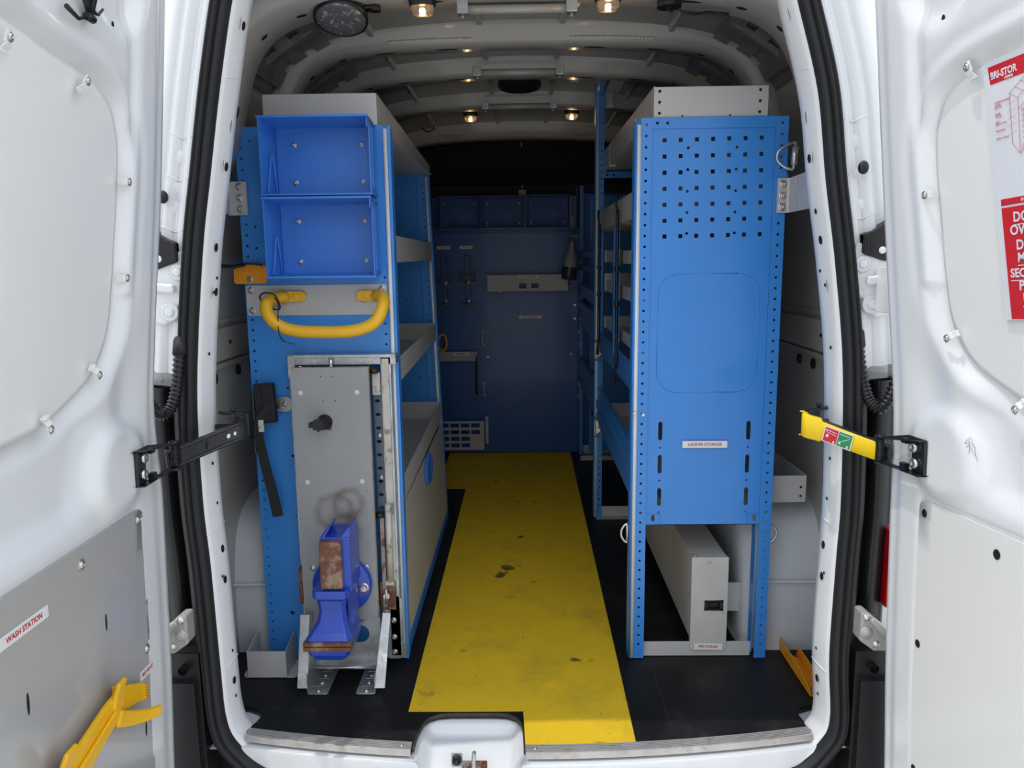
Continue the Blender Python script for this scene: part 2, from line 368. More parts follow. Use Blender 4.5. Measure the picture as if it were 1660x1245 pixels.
# ================================================================== THE SETTING: van body
def mirror(P): return P+[(-x, z) for x, z in reversed(P[:-1])]
SEC = [(-0.985, -0.03), (-0.985, 0.6), (-0.975, 1.0), (-0.965, 1.2), (-0.94, 1.5), (-0.905, 1.72), (-0.868, 1.87), (-0.80, 1.975), (-0.70, 2.04), (-0.55, 2.08), (-0.3, 2.105), (0, 2.115)]
def section_rows(P, ys): return [[(x, y, z) for x, z in P] for y in ys]
ysec = [0.10, 0.46, 0.88, 1.34, 2.0, 2.86, 3.6]
Lw = [(p.x, p.z) for p in smooth_path([(x, 0, z) for x, z in SEC[:7]], 4)]
Cw = [(p.x, p.z) for p in smooth_path([(x, 0, z) for x, z in SEC[6:]+[(-x, z) for x, z in reversed(SEC[6:-1])]], 4)]
for nm, P in (('wall_left', Lw), ('wall_right', [(-x, z) for x, z in reversed(Lw)])):
    b = MB().grid(section_rows(P, ysec), 0, True, flip=True)
    sgn = -1 if nm == 'wall_left' else 1
    # pressed waist band and its seams, window recess, small fixing holes
    for (za, zb, d) in ((1.012, 1.105, 0.012),):
        b.box(sgn*0.985, sgn*(0.966-d), 0.14, 3.1, za, zb)
    b.box(sgn*0.98, sgn*0.962, 0.16, 3.1, 1.125, 1.132)
    b.box(sgn*0.985, sgn*0.962, 0.14, 3.1, 0.985, 0.994)
    for y, z in ((0.42, 0.955), (0.62, 0.955), (0.52, 1.06), (0.34, 1.045), (0.75, 0.955)):
        b.disc((sgn*(0.952 if z > 1.0 else 0.9675), y, z), (0, 1, 0), (0, 0, 1), 0.014 if z < 1 else 0.006, 0.017 if z < 1 else 0.006, 12, 1)
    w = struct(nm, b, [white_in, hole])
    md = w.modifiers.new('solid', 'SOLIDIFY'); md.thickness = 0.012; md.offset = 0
b = MB().grid(section_rows(Cw, ysec), 0, True, flip=True)
for sx in (-1, 1):      # long swages pressed in the roof skin
    for x0, x1, z0, z1 in ((0.13, 0.15, 2.106, 2.098), (0.50, 0.515, 2.076, 2.066)):
        b.grid([[(sx*x0, y, z0+0.006), (sx*(x0+0.004), y, z1), (sx*(x1-0.004), y, z1), (sx*x1, y, z0+0.002)] for y in (0.3, 1.5, 3.0)], 0, False)
    for x0, z0, x1, z1 in ((0.655, 2.05, 0.695, 2.03), (0.735, 2.012, 0.775, 1.988), (0.815, 1.95, 0.84, 1.905)):
        for y0, y1 in ((0.55, 0.80), (0.97, 1.26), (1.43, 1.92)):
            n = V((-(z0-z1), 0, -(x1-x0))).normalized()*0.014
            a = [V((sx*x0, y0, z0)), V((sx*x1, y0, z1)), V((sx*x1, y1, z1)), V((sx*x0, y1, z0))]
            d = V((n.x*sx, 0, n.z))
            b.hexa(a, [q+d for q in a])
    for y0 in (0.62, 1.08, 1.6):
        a = [V((sx*0.66, y0, 2.046)), V((sx*0.84, y0, 1.925)), V((sx*0.84, y0+0.03, 1.925)), V((sx*0.66, y0+0.03, 2.046))]
        b.hexa(a, [q+V((-sx*0.008, 0, -0.010)) for q in a])
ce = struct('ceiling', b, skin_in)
md = ce.modifiers.new('solid', 'SOLIDIFY'); md.thickness = 0.012; md.offset = 0

# roof bows running down the walls
BOW = [(-0.975, 1.44), (-0.955, 1.50), (-0.90, 1.56), (-0.858, 1.62), (-0.822, 1.74), (-0.785, 1.865), (-0.73, 1.945), (-0.64, 1.995), (-0.50, 2.018), (-0.30, 2.030), (0, 2.036)]
def skin_at(x, z):
    v = V((x, 0, z)); best = None
    return v
def bow(name, y0, w=0.075, dz=0.0, dx=0.0, full=True, tilt=0.0):
    P = BOW if full else BOW[5:]
    P = [(x+(-dx if x < 0 else 0), z+dz) for x, z in P]
    P = P+[(-x, z) for x, z in reversed(P[:-1])]
    Q = smooth_path([(x, 0, z) for x, z in P], 6)
    rows = []; b = MB(); k = len(Q)
    for i, q in enumerate(Q):
        t = (Q[min(i+1, k-1)]-Q[max(i-1, 0)]).normalized(); n = V((-t.z, 0, t.x))     # outward (towards skin)
        if n.dot(V((q.x, 0, q.z-1.2))) < 0: n = -n
        o = q+n*0.10
        o2 = q+n*0.012
        def at(p, y): return V((p.x, y, p.z))
        rows.append([at(o, y0-w*0.62), at(o2, y0-w*0.55), at(q, y0-w*0.42), at(q, y0+w*0.42), at(o2, y0+w*0.55), at(o, y0+w*0.62)])
    b.grid(rows, 0, True)
    for (i, ru, kind) in ((int(k*0.08), 0.022, 0), (int(k*0.2), 0.018, 0), (int(k*0.30), 0.012, 0), (int(k*0.36), 0.016, 0), (int(k*0.41), 0.04, 1), (int(k*0.46), 0.04, 1),
                    (int(k*0.54), 0.04, 1), (int(k*0.59), 0.04, 1), (int(k*0.64), 0.016, 0), (int(k*0.70), 0.012, 0), (int(k*0.8), 0.018, 0), (int(k*0.92), 0.022, 0)):
        q = Q[i]; t = (Q[i+1]-Q[i-1]).normalized(); n = V((-t.z, 0, t.x))
        if n.dot(V((q.x, 0, q.z-1.2))) < 0: n = -n
        b.disc(V((q.x, y0, q.z))-n*0.0008, t, (0, 1, 0), ru, 0.008 if kind else 0.010, 12, 1)
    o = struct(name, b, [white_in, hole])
    return o
for i, (y0, w, dz) in enumerate(((0.37, 0.18, 0.0), (0.875, 0.10, 0.0), (1.35, 0.10, 0.004), (2.01, 0.10, 0.004), (2.86, 0.13, -0.022))):
    bow('trim_%d' % (i+1), y0, w, dz, full=(i < 4))
# welded sealer beads on the second bow
b = MB()
for sx in (-1, 1):
    for k in range(26):
        x = sx*(0.17+0.011*k); z = 2.045-0.10*(abs(x)-0.17)**2
        b.cyl((x-0.006, 0.822, z+0.006), (x+0.006, 0.822, z+0.006), 0.006, 8)
struct('trim_6', b, tape)

# rear header, door jambs and weather seal -------------------------------------------------
SEAL_L = [(0, -0.128), (-0.35, -0.118), (-0.62, -0.103), (-0.745, -0.066), (-0.812, -0.008), (-0.838, 0.07), (-0.843, 0.23), (-0.847, 0.50), (-0.854, 0.70), (-0.846, 0.987), (-0.806, 1.324), (-0.769, 1.532), (-0.731, 1.733), (-0.688, 1.926), (-0.662, 1.995), (-0.60, 2.045), (-0.48, 2.068), (0, 2.085)]
SEAL_R = [(0, 2.085), (0.45, 2.068), (0.57, 2.045), (0.628, 1.995), (0.655, 1.904), (0.712, 1.705), (0.742, 1.498), (0.778, 1.285), (0.811, 1.028), (0.826, 0.693), (0.823, 0.518), (0.820, 0.247), (0.832, 0.06), (0.808, -0.01), (0.745, -0.070), (0.62, -0.103), (0.35, -0.118)]
LOOP = smooth_path([(x, 0, z) for x, z in SEAL_L+SEAL_R[1:]], 8, closed=True)
def loop_off(i, d):
    k = len(LOOP); t = (LOOP[(i+1) % k]-LOOP[i-1]).normalized(); n = V((-t.z, 0, t.x))
    q = LOOP[i]
    if n.dot(q-V((0, 0, 1.0))) < 0: n = -n
    k_ = max(0.0, min(1.0, (0.06-q.z)/0.12)); k_ = k_*k_*(3-2*k_)       # the bottom run follows the bowed rear sill
    return q+n*d+V((0, k_*(0.127*min(q.x*q.x, 0.64)-0.0813), 0))
def loop_strip(prof):
    """prof: list of (offset outward, y)"""
    return [[loop_off(i, d)+V((0, y, 0)) for d, y in prof] for i in range(len(LOOP))]+[[loop_off(0, d)+V((0, y, 0)) for d, y in prof]]
b = MB().grid(loop_strip([(-0.001, 0.012), (-0.002, -0.010), (0.004, -0.026), (0.013, -0.028), (0.016, -0.016), (0.018, -0.016), (0.021, -0.030), (0.027, -0.036), (0.030, -0.022), (0.0315, -0.022), (0.034, -0.030), (0.040, -0.024), (0.042, -0.008), (0.042, 0.012)]), 0, True)
tag(obj('door_seal', b, rubber), 'black rubber weather seal running round the whole rear door opening', 'seal')
# jamb: pressed white steel just inside the seal
b = MB().grid(loop_strip([(0.003, 0.004), (-0.004, 0.006), (-0.010, 0.016), (-0.020, 0.055), (-0.022, 0.075), (-0.014, 0.088), (0.06, 0.095), (0.13, 0.10), (0.20, 0.10)]), 0, True)
def jamb_mark(zt, side, kind, y=0.045):
    best = min(range(len(LOOP)), key=lambda i: abs(LOOP[i].z-zt)+(0 if LOOP[i].x*side > 0.3 else 9))
    q = loop_off(best, -0.0185); k = len(LOOP)
    t = (LOOP[(best+1) % k]-LOOP[best-1]).normalized()
    q = V((q.x, y, zt)); q.x += (-0.0015 if side > 0 else 0.0015)
    q.x += (LOOP[best].x-loop_off(best, 0).x)
    w = V((-0.25*side, 1, 0)).normalized()
    if kind == 'oval': b.disc(q, t, w, 0.0115, 0.0072, 12, 1)
    if kind == 'dot': b.disc(q, t, w, 0.0048, 0.004, 10, 1)
    if kind == 'slot': b.disc(q, t, w, 0.017, 0.0012, 8, 1)
    if kind == 'rect': b.disc(q, t, w, 0.009, 0.006, 4, 1)
for sd_ in (-1, 1):
    for z, kd, y in ((1.885, 'oval', 0.05), (1.885, 'slot', 0.028), (1.761, 'rect', 0.05), (1.65, 'slot', 0.05), (1.552, 'oval', 0.05), (1.552, 'slot', 0.028), (1.423, 'rect', 0.045), (1.352, 'oval', 0.04),
                   (1.275, 'dot', 0.055), (1.239, 'slot', 0.028), (1.239, 'dot', 0.040), (1.239, 'oval', 0.056), (1.08, 'oval', 0.055), (1.08, 'dot', 0.035), (0.785, 'dot', 0.04), (0.672, 'dot', 0.05),
                   (0.542, 'oval', 0.05), (0.455, 'oval', 0.045), (0.47, 'dot', 0.03), (0.242, 'dot', 0.05), (0.155, 'oval', 0.045), (0.108, 'dot', 0.045)):
        jamb_mark(z, sd_, kd, y)
    # raised pads and overlap seams
    for z, h in ((1.09, 0.032), (1.88, 0.045), (1.65, 0.04)):
        best = min(range(len(LOOP)), key=lambda i: abs(LOOP[i].z-z)+(0 if LOOP[i].x*sd_ > 0.3 else 9)); q = loop_off(best, -0.0165)
    for z in (1.75, 0.60, 0.20):
        best = min(range(len(LOOP)), key=lambda i: abs(LOOP[i].z-z)+(0 if LOOP[i].x*sd_ > 0.3 else 9))
        b.tube([loop_off(best, 0.0)+V((0, 0.004, 0)), loop_off(best, -0.0112)+V((0, 0.018, 0.003)), loop_off(best, -0.0205)+V((0, 0.055, 0.010)), loop_off(best, -0.022)+V((0, 0.078, 0.012))], 0.0022, 6)
struct('trim_7', b, [white, hole])
# corner pillars outside the seal, white above the lamp, black below
def outer_strip(zlo, zhi, side, prof):
    rows = []
    for i in range(len(LOOP)):
        q = LOOP[i]
        if q.x*side > 0.2 and zlo <= q.z <= zhi: rows.append((q.z, [loop_off(i, d)+V((0, y, 0)) for d, y in prof]))
    rows.sort(key=lambda r: r[0]); return [r[1] for r in rows]
tn = 8
for side in (-1, 1):
    b = MB().grid(outer_strip(1.0, 2.03, side, [(0.046, -0.004), (0.060, -0.006), (0.066, 0.006), (0.080, 0.014), (0.088, 0.004), (0.104, 0.0), (0.112, 0.016), (0.120, 0.018), (0.126, 0.012), (0.150, 0.02), (0.19, 0.06), (0.20, 0.11)]), 0, True)
    for z in (1.62, 1.50, 1.39):      # pressed steps, bead and dimples
        i = min(range(len(LOOP)), key=lambda i: abs(LOOP[i].z-z)+(0 if LOOP[i].x*side > 0.3 else 9))
        b.tube([loop_off(i, 0.05)+V((0, -0.004, 0)), loop_off(i, 0.075)+V((0, 0.010, -0.006)), loop_off(i, 0.105)+V((0, 0.0, 0.003))], 0.0025, 6)
    for z, o_ in ((1.565, 0.085), (1.49, 0.092), (1.43, 0.09)):
        i = min(range(len(LOOP)), key=lambda i: abs(LOOP[i].z-z)+(0 if LOOP[i].x*side > 0.3 else 9))
        b.lathe(loop_off(i, o_)+V((0, 0.012, 0)), (0, -1, 0), [(0.020, 0), (0.014, 0.004), (0.008, 0.006), (0, 0.0065)], 16)
    struct('trim_%d' % tn, b, white); tn += 1
    b = MB().grid(outer_strip(-0.06, 1.02, side, [(0.046, -0.002), (0.058, 0.0), (0.062, 0.03), (0.10, 0.05), (0.15, 0.05), (0.18, 0.10)]), 0, True)
    b.grid(outer_strip(0.30, 1.0, side, [(0.085, 0.052), (0.088, 0.015), (0.10, 0.01), (0.13, 0.02), (0.14, 0.06)]), 0, True)
    struct('trim_%d' % tn, b, black); tn += 1
    # bumper corner below
    b = MB()
    x0, x1 = (-1.02, -0.885) if side < 0 else (0.875, 1.02)
    b.box(x0, x1, -0.03, 0.12, -0.30, 0.275); b.box(x0+0.01, x1-0.01, -0.05, 0.1, -0.30, 0.20)
    b.lathe(((x0+x1)/2-side*0.03, -0.05, 0.235), (0, -1, 0), [(0.012, 0.0), (0.012, -0.018), (0.009, -0.018), (0.007, -0.016), (0, -0.016)], 14)
    struct('trim_%d' % tn, b, black, bevel=0.008); tn += 1
# black plastic block above each upper hinge
for side in (-1, 1):
    b = MB(); xa = 0.858 if side < 0 else 0.832
    pts = [(side*xa, -0.02, 1.365), (side*(xa+0.025), -0.02, 1.372), (side*(xa+0.10), -0.02, 1.425), (side*(xa+0.10), -0.02, 1.295), (side*(xa+0.05), -0.02, 1.300), (side*xa, -0.02, 1.318)]
    b.prism(pts, (0, 0.04, 0))
    b.box(side*xa, side*(xa+0.012), -0.026, 0, 1.318, 1.365)
    o = obj('lamp_housing', b, black, bevel=0.003)
    tag(o, 'black plastic block on the %s corner pillar above the upper hinge' % ('left' if side < 0 else 'right'), 'housing')

# ground, floor, sill ----------------------------------------------------------------------
b = MB().grid([[(x, y, -0.66) for x in (-25, 0, 25)] for y in (-25, 0, 25)], 0, False)
struct('ground', b, concrete)
def Yf(x): return -0.063+0.127*x*x
half = [(-0.31, Yf(0.31)+0.012)]
out = []
out += [(-0.982, 3.6), (-0.982, 0.17), (-0.835, 0.165), (-0.80, 0.148), (-0.778, 0.118), (-0.785, 0.085), (-0.80, Yf(0.8)+0.03)]
out += [(x, Yf(x)+0.012) for x in (-0.79, -0.65, -0.5, -0.40, -0.318)]
out += [(-0.312, 0.02), (-0.300, 0.085), (-0.285, 0.108), (-0.26, 0.122), (-0.22, 0.128), (-0.10, 0.128), (-0.06, 0.124), (-0.032, 0.108), (-0.016, 0.08), (-0.010, 0.03)]
out += [(x, Yf(x)+0.012) for x in (-0.006, 0.15, 0.3, 0.5, 0.65, 0.79)]
out += [(0.80, Yf(0.8)+0.03), (0.79, 0.085), (0.785, 0.12), (0.80, 0.148), (0.84, 0.165), (0.982, 0.17), (0.982, 3.6)]
fl = plate('floor', out, [], 0.018, XY(0.0), floorm); fl['kind'] = 'structure'
# ply edge round the latch pocket, seam between floor sheets
b = MB(); edge = [(-0.314, -0.035), (-0.312, 0.02), (-0.300, 0.085), (-0.285, 0.108), (-0.26, 0.122), (-0.22, 0.128), (-0.10, 0.128), (-0.06, 0.124), (-0.032, 0.108), (-0.016, 0.08), (-0.010, 0.03), (-0.008, -0.045)]
E2 = smooth_path([(x, y, 0) for x, y in edge], 4)
b.grid([[q+V((0, 0, -0.001)), q+V((0, 0, -0.014))] for q in E2], 0, True)
struct('trim_20', b, plydk, solid=0.006, soff=0)
b = MB().box(0.405, 0.4065, 0.06, 1.8, 0.0, 0.0006)
struct('trim_21', b, plydk)
# white steel sill with the latch pocket pressed in
b = MB(); xs = [-0.90+0.0125*i for i in range(145)]; rows = []
def pocket(x, y):
    dx = max(-0.305-x, x+0.012, 0); inside = min(x+0.305, -0.012-x); iy = 0.122-y
    d = min(inside, iy)
    return max(0.0, min(1.0, d/0.035))
SZ = [(0, -0.128), (0.35, -0.118), (0.62, -0.103), (0.745, -0.066), (0.80, -0.024), (0.95, -0.022)]
def zseal(x):
    x = abs(x)
    for (x0, z0), (x1, z1) in zip(SZ, SZ[1:]):
        if x <= x1: return z0+(z1-z0)*(x-x0)/(x1-x0)
    return -0.022
for j in range(46):
    row = []
    for x in xs:
        y1 = Yf(x)-0.010 if abs(x) < 0.80 else Yf(0.8)-0.010
        bump = 0.5+0.5*math.sin(x*46)
        if j <= 24: y = 0.20+(y1-0.20)*j/24; z = -0.022
        else:
            t = (j-24)/21; ye = 0.127*min(x*x, 0.64)-0.0813-0.004
            y = y1+(ye-y1)*min(1, t*1.15); h = sst(0.25+0.25*bump, 0.95, t)
            z = -0.022+(zseal(x)-0.002+0.022)*h
        p = pocket(x, y); p = p*p*(3-2*p)
        z -= p*(0.030+0.04*max(0, min(1, (0.06-y)/0.1)))
        row.append((x, y, max(z, -0.135)))
    rows.append(row)
b.grid(rows, 0, True)
struct('trim_22', b, white)

# wheel arches
AR = [(0.485, 0), (0.487, 0.20), (0.505, 0.33), (0.55, 0.43), (0.64, 0.485), (0.80, 0.50), (1.2, 0.49), (1.34, 0.42), (1.44, 0.25), (1.47, 0)]
ARs = smooth_path([(0, y, z) for y, z in AR], 5)
for side in (-1, 1):
    rows = []
    for q in ARs:
        h = q.z; row = []
        c = V((0, 0.97, 0))
        for (x, sh) in ((0.985, 0), (0.90, 0), (0.82, 0.0), (0.77, 0.008), (0.735, 0.03), (0.722, 0.065), (0.720, 0.12), (0.72, 0.5)):
            k = 1-sh/0.5 if sh < 0.5 else 0
            row.append(V((side*x, 0.97+(q.y-0.97)*max(k, 0.0), max(q.z-sh, 0) if sh < 0.5 else 0)))
        rows.append(row)
    b = MB().grid(rows, 0, True)
    b.grid([[(side*0.985, 0.478, 0.250), (side*0.80, 0.482, 0.250)], [(side*0.985, 0.472, 0.244), (side*0.80, 0.476, 0.244)], [(side*0.985, 0.482, 0.238), (side*0.80, 0.486, 0.238)]], 0, True)
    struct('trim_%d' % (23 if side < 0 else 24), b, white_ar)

# bulkhead
b = MB().box(-0.982, 0.375, 3.17, 3.19, 0.003, 1.49)
b.box(-0.975, 0.40, 3.165, 3.19, 1.475, 1.50); b.box(0.352, 0.375, 3.155, 3.19, 0.015, 1.49)
b.box(-0.27, 0.352, 3.164, 3.17, 0.018, 0.035)
b.box(0.375, 0.975, 3.17, 3.19, 0.003, 1.72)
for z in (0.93, 1.02): b.cyl((0.340, 3.17, z-0.02), (0.340, 3.163, z-0.02), 0.008, 8, 1)
for x, z in ((-0.24, 0.66), (0.315, 0.675)): b.cyl((x, 3.17, z), (x, 3.162, z), 0.006, 8, 1)
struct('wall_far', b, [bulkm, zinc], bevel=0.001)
b = MB().box(-1.0, 1.0, 3.585, 3.62, -0.02, 2.2); b.box(-0.98, 0.98, 3.192, 3.215, 1.50, 1.775)
struct('trim_25', b, dark_in)
# blue closing cheek between far right rack and bulkhead

# ================================================================== REAR DOORS (opened about 90 and 101 degrees)
GZ = [(-0.35, 0.918), (0, 0.908), (0.3, 0.89), (0.7, 0.875), (0.95, 0.868), (1.2, 0.838), (1.5, 0.803), (1.9, 0.76), (2.2, 0.725)]
def gz(z):
    for (a, xa), (c, xc) in zip(GZ, GZ[1:]):
        if z <= c: 
            t = max(0, (z-a)/(c-a)); return xa+(xc-xa)*t
    return GZ[-1][1]
GS = [sum(gz(-0.35+i*0.01+dz*0.01) for dz in range(-9, 10))/19 for i in range(256)]
def gsm(z):
    f = (z+0.35)/0.01; i = max(0, min(254, int(f))); t = f-i; return GS[i]*(1-t)+GS[i+1]*t
ANG = {-1: 0.0, 1: math.radians(11)}; Y0 = {-1: -0.172, 1: -0.13}
def DP(side, s, z, d=0.0):
    """door space (s = distance from the hinge edge, z = height, d = proud of the inner face) -> world"""
    A = ANG[side]; x = gsm(z)+s*math.sin(A)-d*math.cos(A); y = Y0[side]-s*math.cos(A)-d*math.sin(A)
    return V((side*x, y, z))
def DF(side, s, z, d=0.0, rot=0.0):
    """frame lying on the door face; 2d x axis runs from left to right as one looks at the inner face"""
    o = DP(side, s, z, d); us = (DP(side, s+0.01, z, d)-DP(side, s-0.01, z, d)).normalized(); vz = (DP(side, s, z+0.01, d)-DP(side, s, z-0.01, d)).normalized()
    u = us if side > 0 else -us
    n = u.cross(vz).normalized(); vz = n.cross(u).normalized()
    return frame(o, u, vz, n) @ Matrix.Rotation(rot, 4, 'Z')
BOARD = smooth_path([(s, 0, z) for s, z in ((0.72, 1.60), (0.70, 1.675), (0.62, 1.70), (0.48, 1.69), (0.409, 1.676), (0.310, 1.663), (0.250, 1.650), (0.202, 1.625), (0.178, 1.588), (0.168, 1.550), (0.166, 1.490), (0.174, 1.36), (0.180, 1.27), (0.194, 1.18), (0.232, 1.115), (0.273, 1.082), (0.324, 1.058), (0.385, 1.034), (0.46, 1.020), (0.58, 1.016), (0.69, 1.04), (0.725, 1.12))], 4, closed=True)
BP2 = [(p.x, p.z) for p in BOARD]
def poly_dist(px, pz, P):
    best = 9; inside = False; n = len(P); j = n-1
    for i in range(n):
        x1, z1 = P[j]; x2, z2 = P[i]
        if (z1 > pz) != (z2 > pz) and px < (x2-x1)*(pz-z1)/(z2-z1)+x1: inside = not inside
        dx, dz = x2-x1, z2-z1; L = dx*dx+dz*dz
        t = 0 if L == 0 else max(0, min(1, ((px-x1)*dx+(pz-z1)*dz)/L))
        dd = (px-x1-t*dx)**2+(pz-z1-t*dz)**2
        if dd < best: best = dd
        j = i
    return -math.sqrt(best) if inside else math.sqrt(best)
def door_height(s, z):
    d = 0.0
    q = poly_dist(s, z, BP2)
    d -= 0.026*(1-sst(0.004, 0.034 if z > 1.25 else 0.055, q))               # recess round the window board
    if q > 0: d -= 0.006*math.exp(-((q-0.062)/0.012)**2)*sst(1.15, 1.3, z)*0.6
    # shallow dish below the board running down to the lower panel
    band = sst(0.80, 0.86, z)*(1-sst(0.99, 1.06, z))
    d -= 0.022*sst(0.24, 0.36, s+0.35*(z-0.9))*band
    d -= 0.014*math.exp(-((s-0.145)/0.055)**2-((z-1.03)/0.09)**2)
    # raised pad behind the check strap bracket
    d += 0.016*sst(0.16, 0.10, math.hypot((s-0.205)*1.0, (z-0.885)*1.15)) if False else 0.016*(1-sst(0.075, 0.125, math.hypot(s-0.19, (z-0.885)*1.05)))
    # scoop and tapering groove above the board
    d -= 0.016*(1-sst(0.075, 0.125, math.hypot(s-0.205, (z-1.875)*0.9)))
    d -= 0.012*math.exp(-((s-(0.135+0.02*(z-1.6)))/(0.012+0.03*max(0, z-1.55)))**2)*sst(1.50, 1.62, z)
    # diagonal crease
    c = (z-1.755)+0.62*(s-0.46)
    d += 0.004*math.exp(-(c/0.008)**2)*sst(0.36, 0.42, s)
    # hinge side flange: rolled edge
    d -= 0.006*sst(0.060, 0.030, s)
    if s < 0.012: d -= (0.012-s)*1.6
    # lower panel rebate
    low = rect_dist(s, z, 0.118, -0.3, 0.72, 0.775)
    d -= 0.006*(1-sst(-0.002, 0.006, low))
    return d
def rect_dist(s, z, s0, z0, s1, z1):
    dx = max(s0-s, s-s1); dz = max(z0-z, z-z1)
    return math.hypot(max(dx, 0), max(dz, 0)) if (dx > 0 or dz > 0) else max(dx, dz)
SS = [-0.012, -0.006, 0, 0.006]+[0.012+0.0085*i for i in range(88)]
ZZ = [-0.32, -0.2, -0.1]+[0.0+0.0095*i for i in range(216)]+[2.06]
HGT = [[door_height(s, z) for s in SS] for z in ZZ]
def make_door(side, name):
    b = MB(); 
    def e_(z): return 0.0 if side > 0 else -0.030*(1-sst(0.75, 1.05, z))-0.010*sst(1.15, 1.5, z)
    rows = [[DP(side, s+e_(z)*(1-sst(0.0, 0.085, s)), z, HGT[j][i]) for i, s in enumerate(SS)] for j, z in enumerate(ZZ)]
    b.grid(rows, 0, True, flip=(side < 0))
    back = [[DP(side, s, z, -0.075) for s in (SS[0]+e_(z), SS[-1])] for z in ZZ[::6]+[ZZ[-1]]]
    b.grid(back, 0, True, flip=(side > 0))
    b.grid([[r[0] for r in rows], [DP(side, SS[0]+e_(z), z, -0.075) for z in ZZ]], 0, True)
    b.grid([[r[-1] for r in rows], [DP(side, SS[-1], z, -0.075) for z in ZZ]], 0, True)
    b.grid([rows[-1], [DP(side, s, ZZ[-1], -0.075) for s in SS]], 0, False)
    b.grid([rows[0], [DP(side, s, ZZ[0], -0.075) for s in SS]], 0, False)
    for (s, z, r1, r2) in ((0.211, 1.768, 0.005, 0.007),):
        f = DF(side, s, z, door_height(s, z)+0.0012); b.disc(f.translation, f.col[0].xyz, f.col[1].xyz, r1, r2, 12, 1)
    dr = struct(name, b, [white, hole])
    # window board in its recess
    b = MB(); N = len(BP2); cx, cz = 0.44, 1.36; rings = []
    for k in (1.0, 0.97, 0.8, 0.6, 0.4, 0.2):
        rings.append([DP(side, cx+(s-cx)*k, cz+(z-cz)*k, -0.020+0.0035*(1-k)) for s, z in BP2])
    b.grid(rings, 0, True, closed=True); b.add(rings[-1], [list(range(N))], 0, True)
    b.grid([rings[0], [DP(side, s, z, -0.027) for s, z in BP2]], 0, True, closed=True)
    obj('window_board', b, board_w, dr)
    return dr
door_l = make_door(-1, 'door_1'); door_r = make_door(1, 'door_2')

def clip(side, door, s, z, ang):
    """bent white spring clip and its screw holding the window board"""
    f = DF(side, s, z, -0.004)
    R = Matrix.Rotation(ang, 4, 'Z')
    b = MB()
    b.prism([(f @ R @ V(p)) for p in ((-0.009, -0.008, 0), (0.012, -0.008, 0), (0.012, 0.008, 0), (-0.009, 0.008, 0))], (f @ R).to_3x3() @ V((0, 0, 0.003)))
    b.prism([(f @ R @ V(p)) for p in ((0.012, -0.007, 0.003), (0.026, -0.007, -0.008), (0.026, 0.007, -0.008), (0.012, 0.007, 0.003))], (f @ R).to_3x3() @ V((0, 0, 0.003)))
    b.prism([(f @ R @ V(p)) for p in ((0.024, -0.007, -0.008), (0.026, -0.007, 0.004), (0.026, 0.007, 0.004), (0.024, 0.007, -0.008))], (f @ R).to_3x3() @ V((0.0025, 0, 0)))
    c = obj('board_clip', b, cream_w, door, bevel=0.0008)
    n = f.col[2].xyz
    screw(c, f.translation+n*0.003, n, 0.0065)
for s, z, a in ((0.524, 1.664, -1.9), (0.309, 1.645, -2.2), (0.155, 1.481, 3.14), (0.155, 1.286, 3.14), (0.255, 1.096, 2.4), (0.415, 1.02, 2.0)):
    clip(-1, door_l, s-0.0, z, a)
for s, z, a in ((0.277, 1.663, -1.2), (0.152, 1.437, 0), (0.200, 1.141, 0.5), (0.372, 1.022, 0.8)):
    clip(1, door_r, s, z, a)

# lower door panels
def low_panel(side, door, m, s0, holes_, nm):
    P = rrect(s0, -0.24, 0.70, 0.768, 0.022)
    b = MB(); n = len(P)
    b.grid([[DP(side, s, z, 0.0) for s, z in P], [DP(side, s, z, -0.008) for s, z in P]], 0, False, closed=True)
    rows = []
    zs = [0.768-0.022*(1-math.cos(PI/2*i/5)) for i in range(6)]+[0.746-0.1*i for i in range(1, 10)]+[-0.24]
    for z in zs:
        ins = 0.022-math.sqrt(max(0.022**2-max(0, z-0.746)**2, 0)) if z > 0.746 else 0
        rows.append([DP(side, s0+ins+(0.70-s0-2*ins)*t/14, z, 0.0) for t in range(15)])
    b.grid(rows, 0, True)
    for (s, z, ru, rv) in holes_:
        f = DF(side, s, z, 0.0010); b.disc(f.translation, f.col[0].xyz, f.col[1].xyz, ru, rv, 12, 1)
    return obj(nm, b, [m, hole], door)
lp = low_panel(-1, door_l, grey_pl, 0.098, ((0.275, 0.576, 0.003, 0.020), (0.535, 0.552, 0.0035, 0.022), (0.135, 0.240, 0.003, 0.020)), 'lower_panel')
lp['label'] = 'grey laminated lower panel'
for s, z in ((0.122, 0.746), (0.348, 0.733), (0.103+0.012, 0.430), (0.118, 0.03)):
    f = DF(-1, s, z, 0.0005); screw(lp, f.translation, f.col[2].xyz, 0.009)
rpn = low_panel(1, door_r, cream_w, 0.120, ((0.137, 0.738, 0.008, 0.010), (0.345, 0.722, 0.009, 0.011), (0.132, 0.42, 0.008, 0.010), (0.128, 0.096, 0.008, 0.010)), 'lower_panel')
rpn['label'] = 'cream white lower panel with black plugs'

# stickers on the left door
label_sticker('label_sticker', DF(-1, 0.528, 0.6925, 0.0, 0.0), 0.135, 0.024, 'WASH STATION', 0.0145, 'white label reading WASH STATION on the grey left door panel', group=None, xs=0.92)
label_sticker('label_sticker', DF(-1, 0.118, 0.378, 0.0, 0.0), 0.070, 0.023, 'FIRST AID KIT', 0.0125, 'white label reading FIRST AID KIT above the yellow bracket on the left door', xs=0.66)

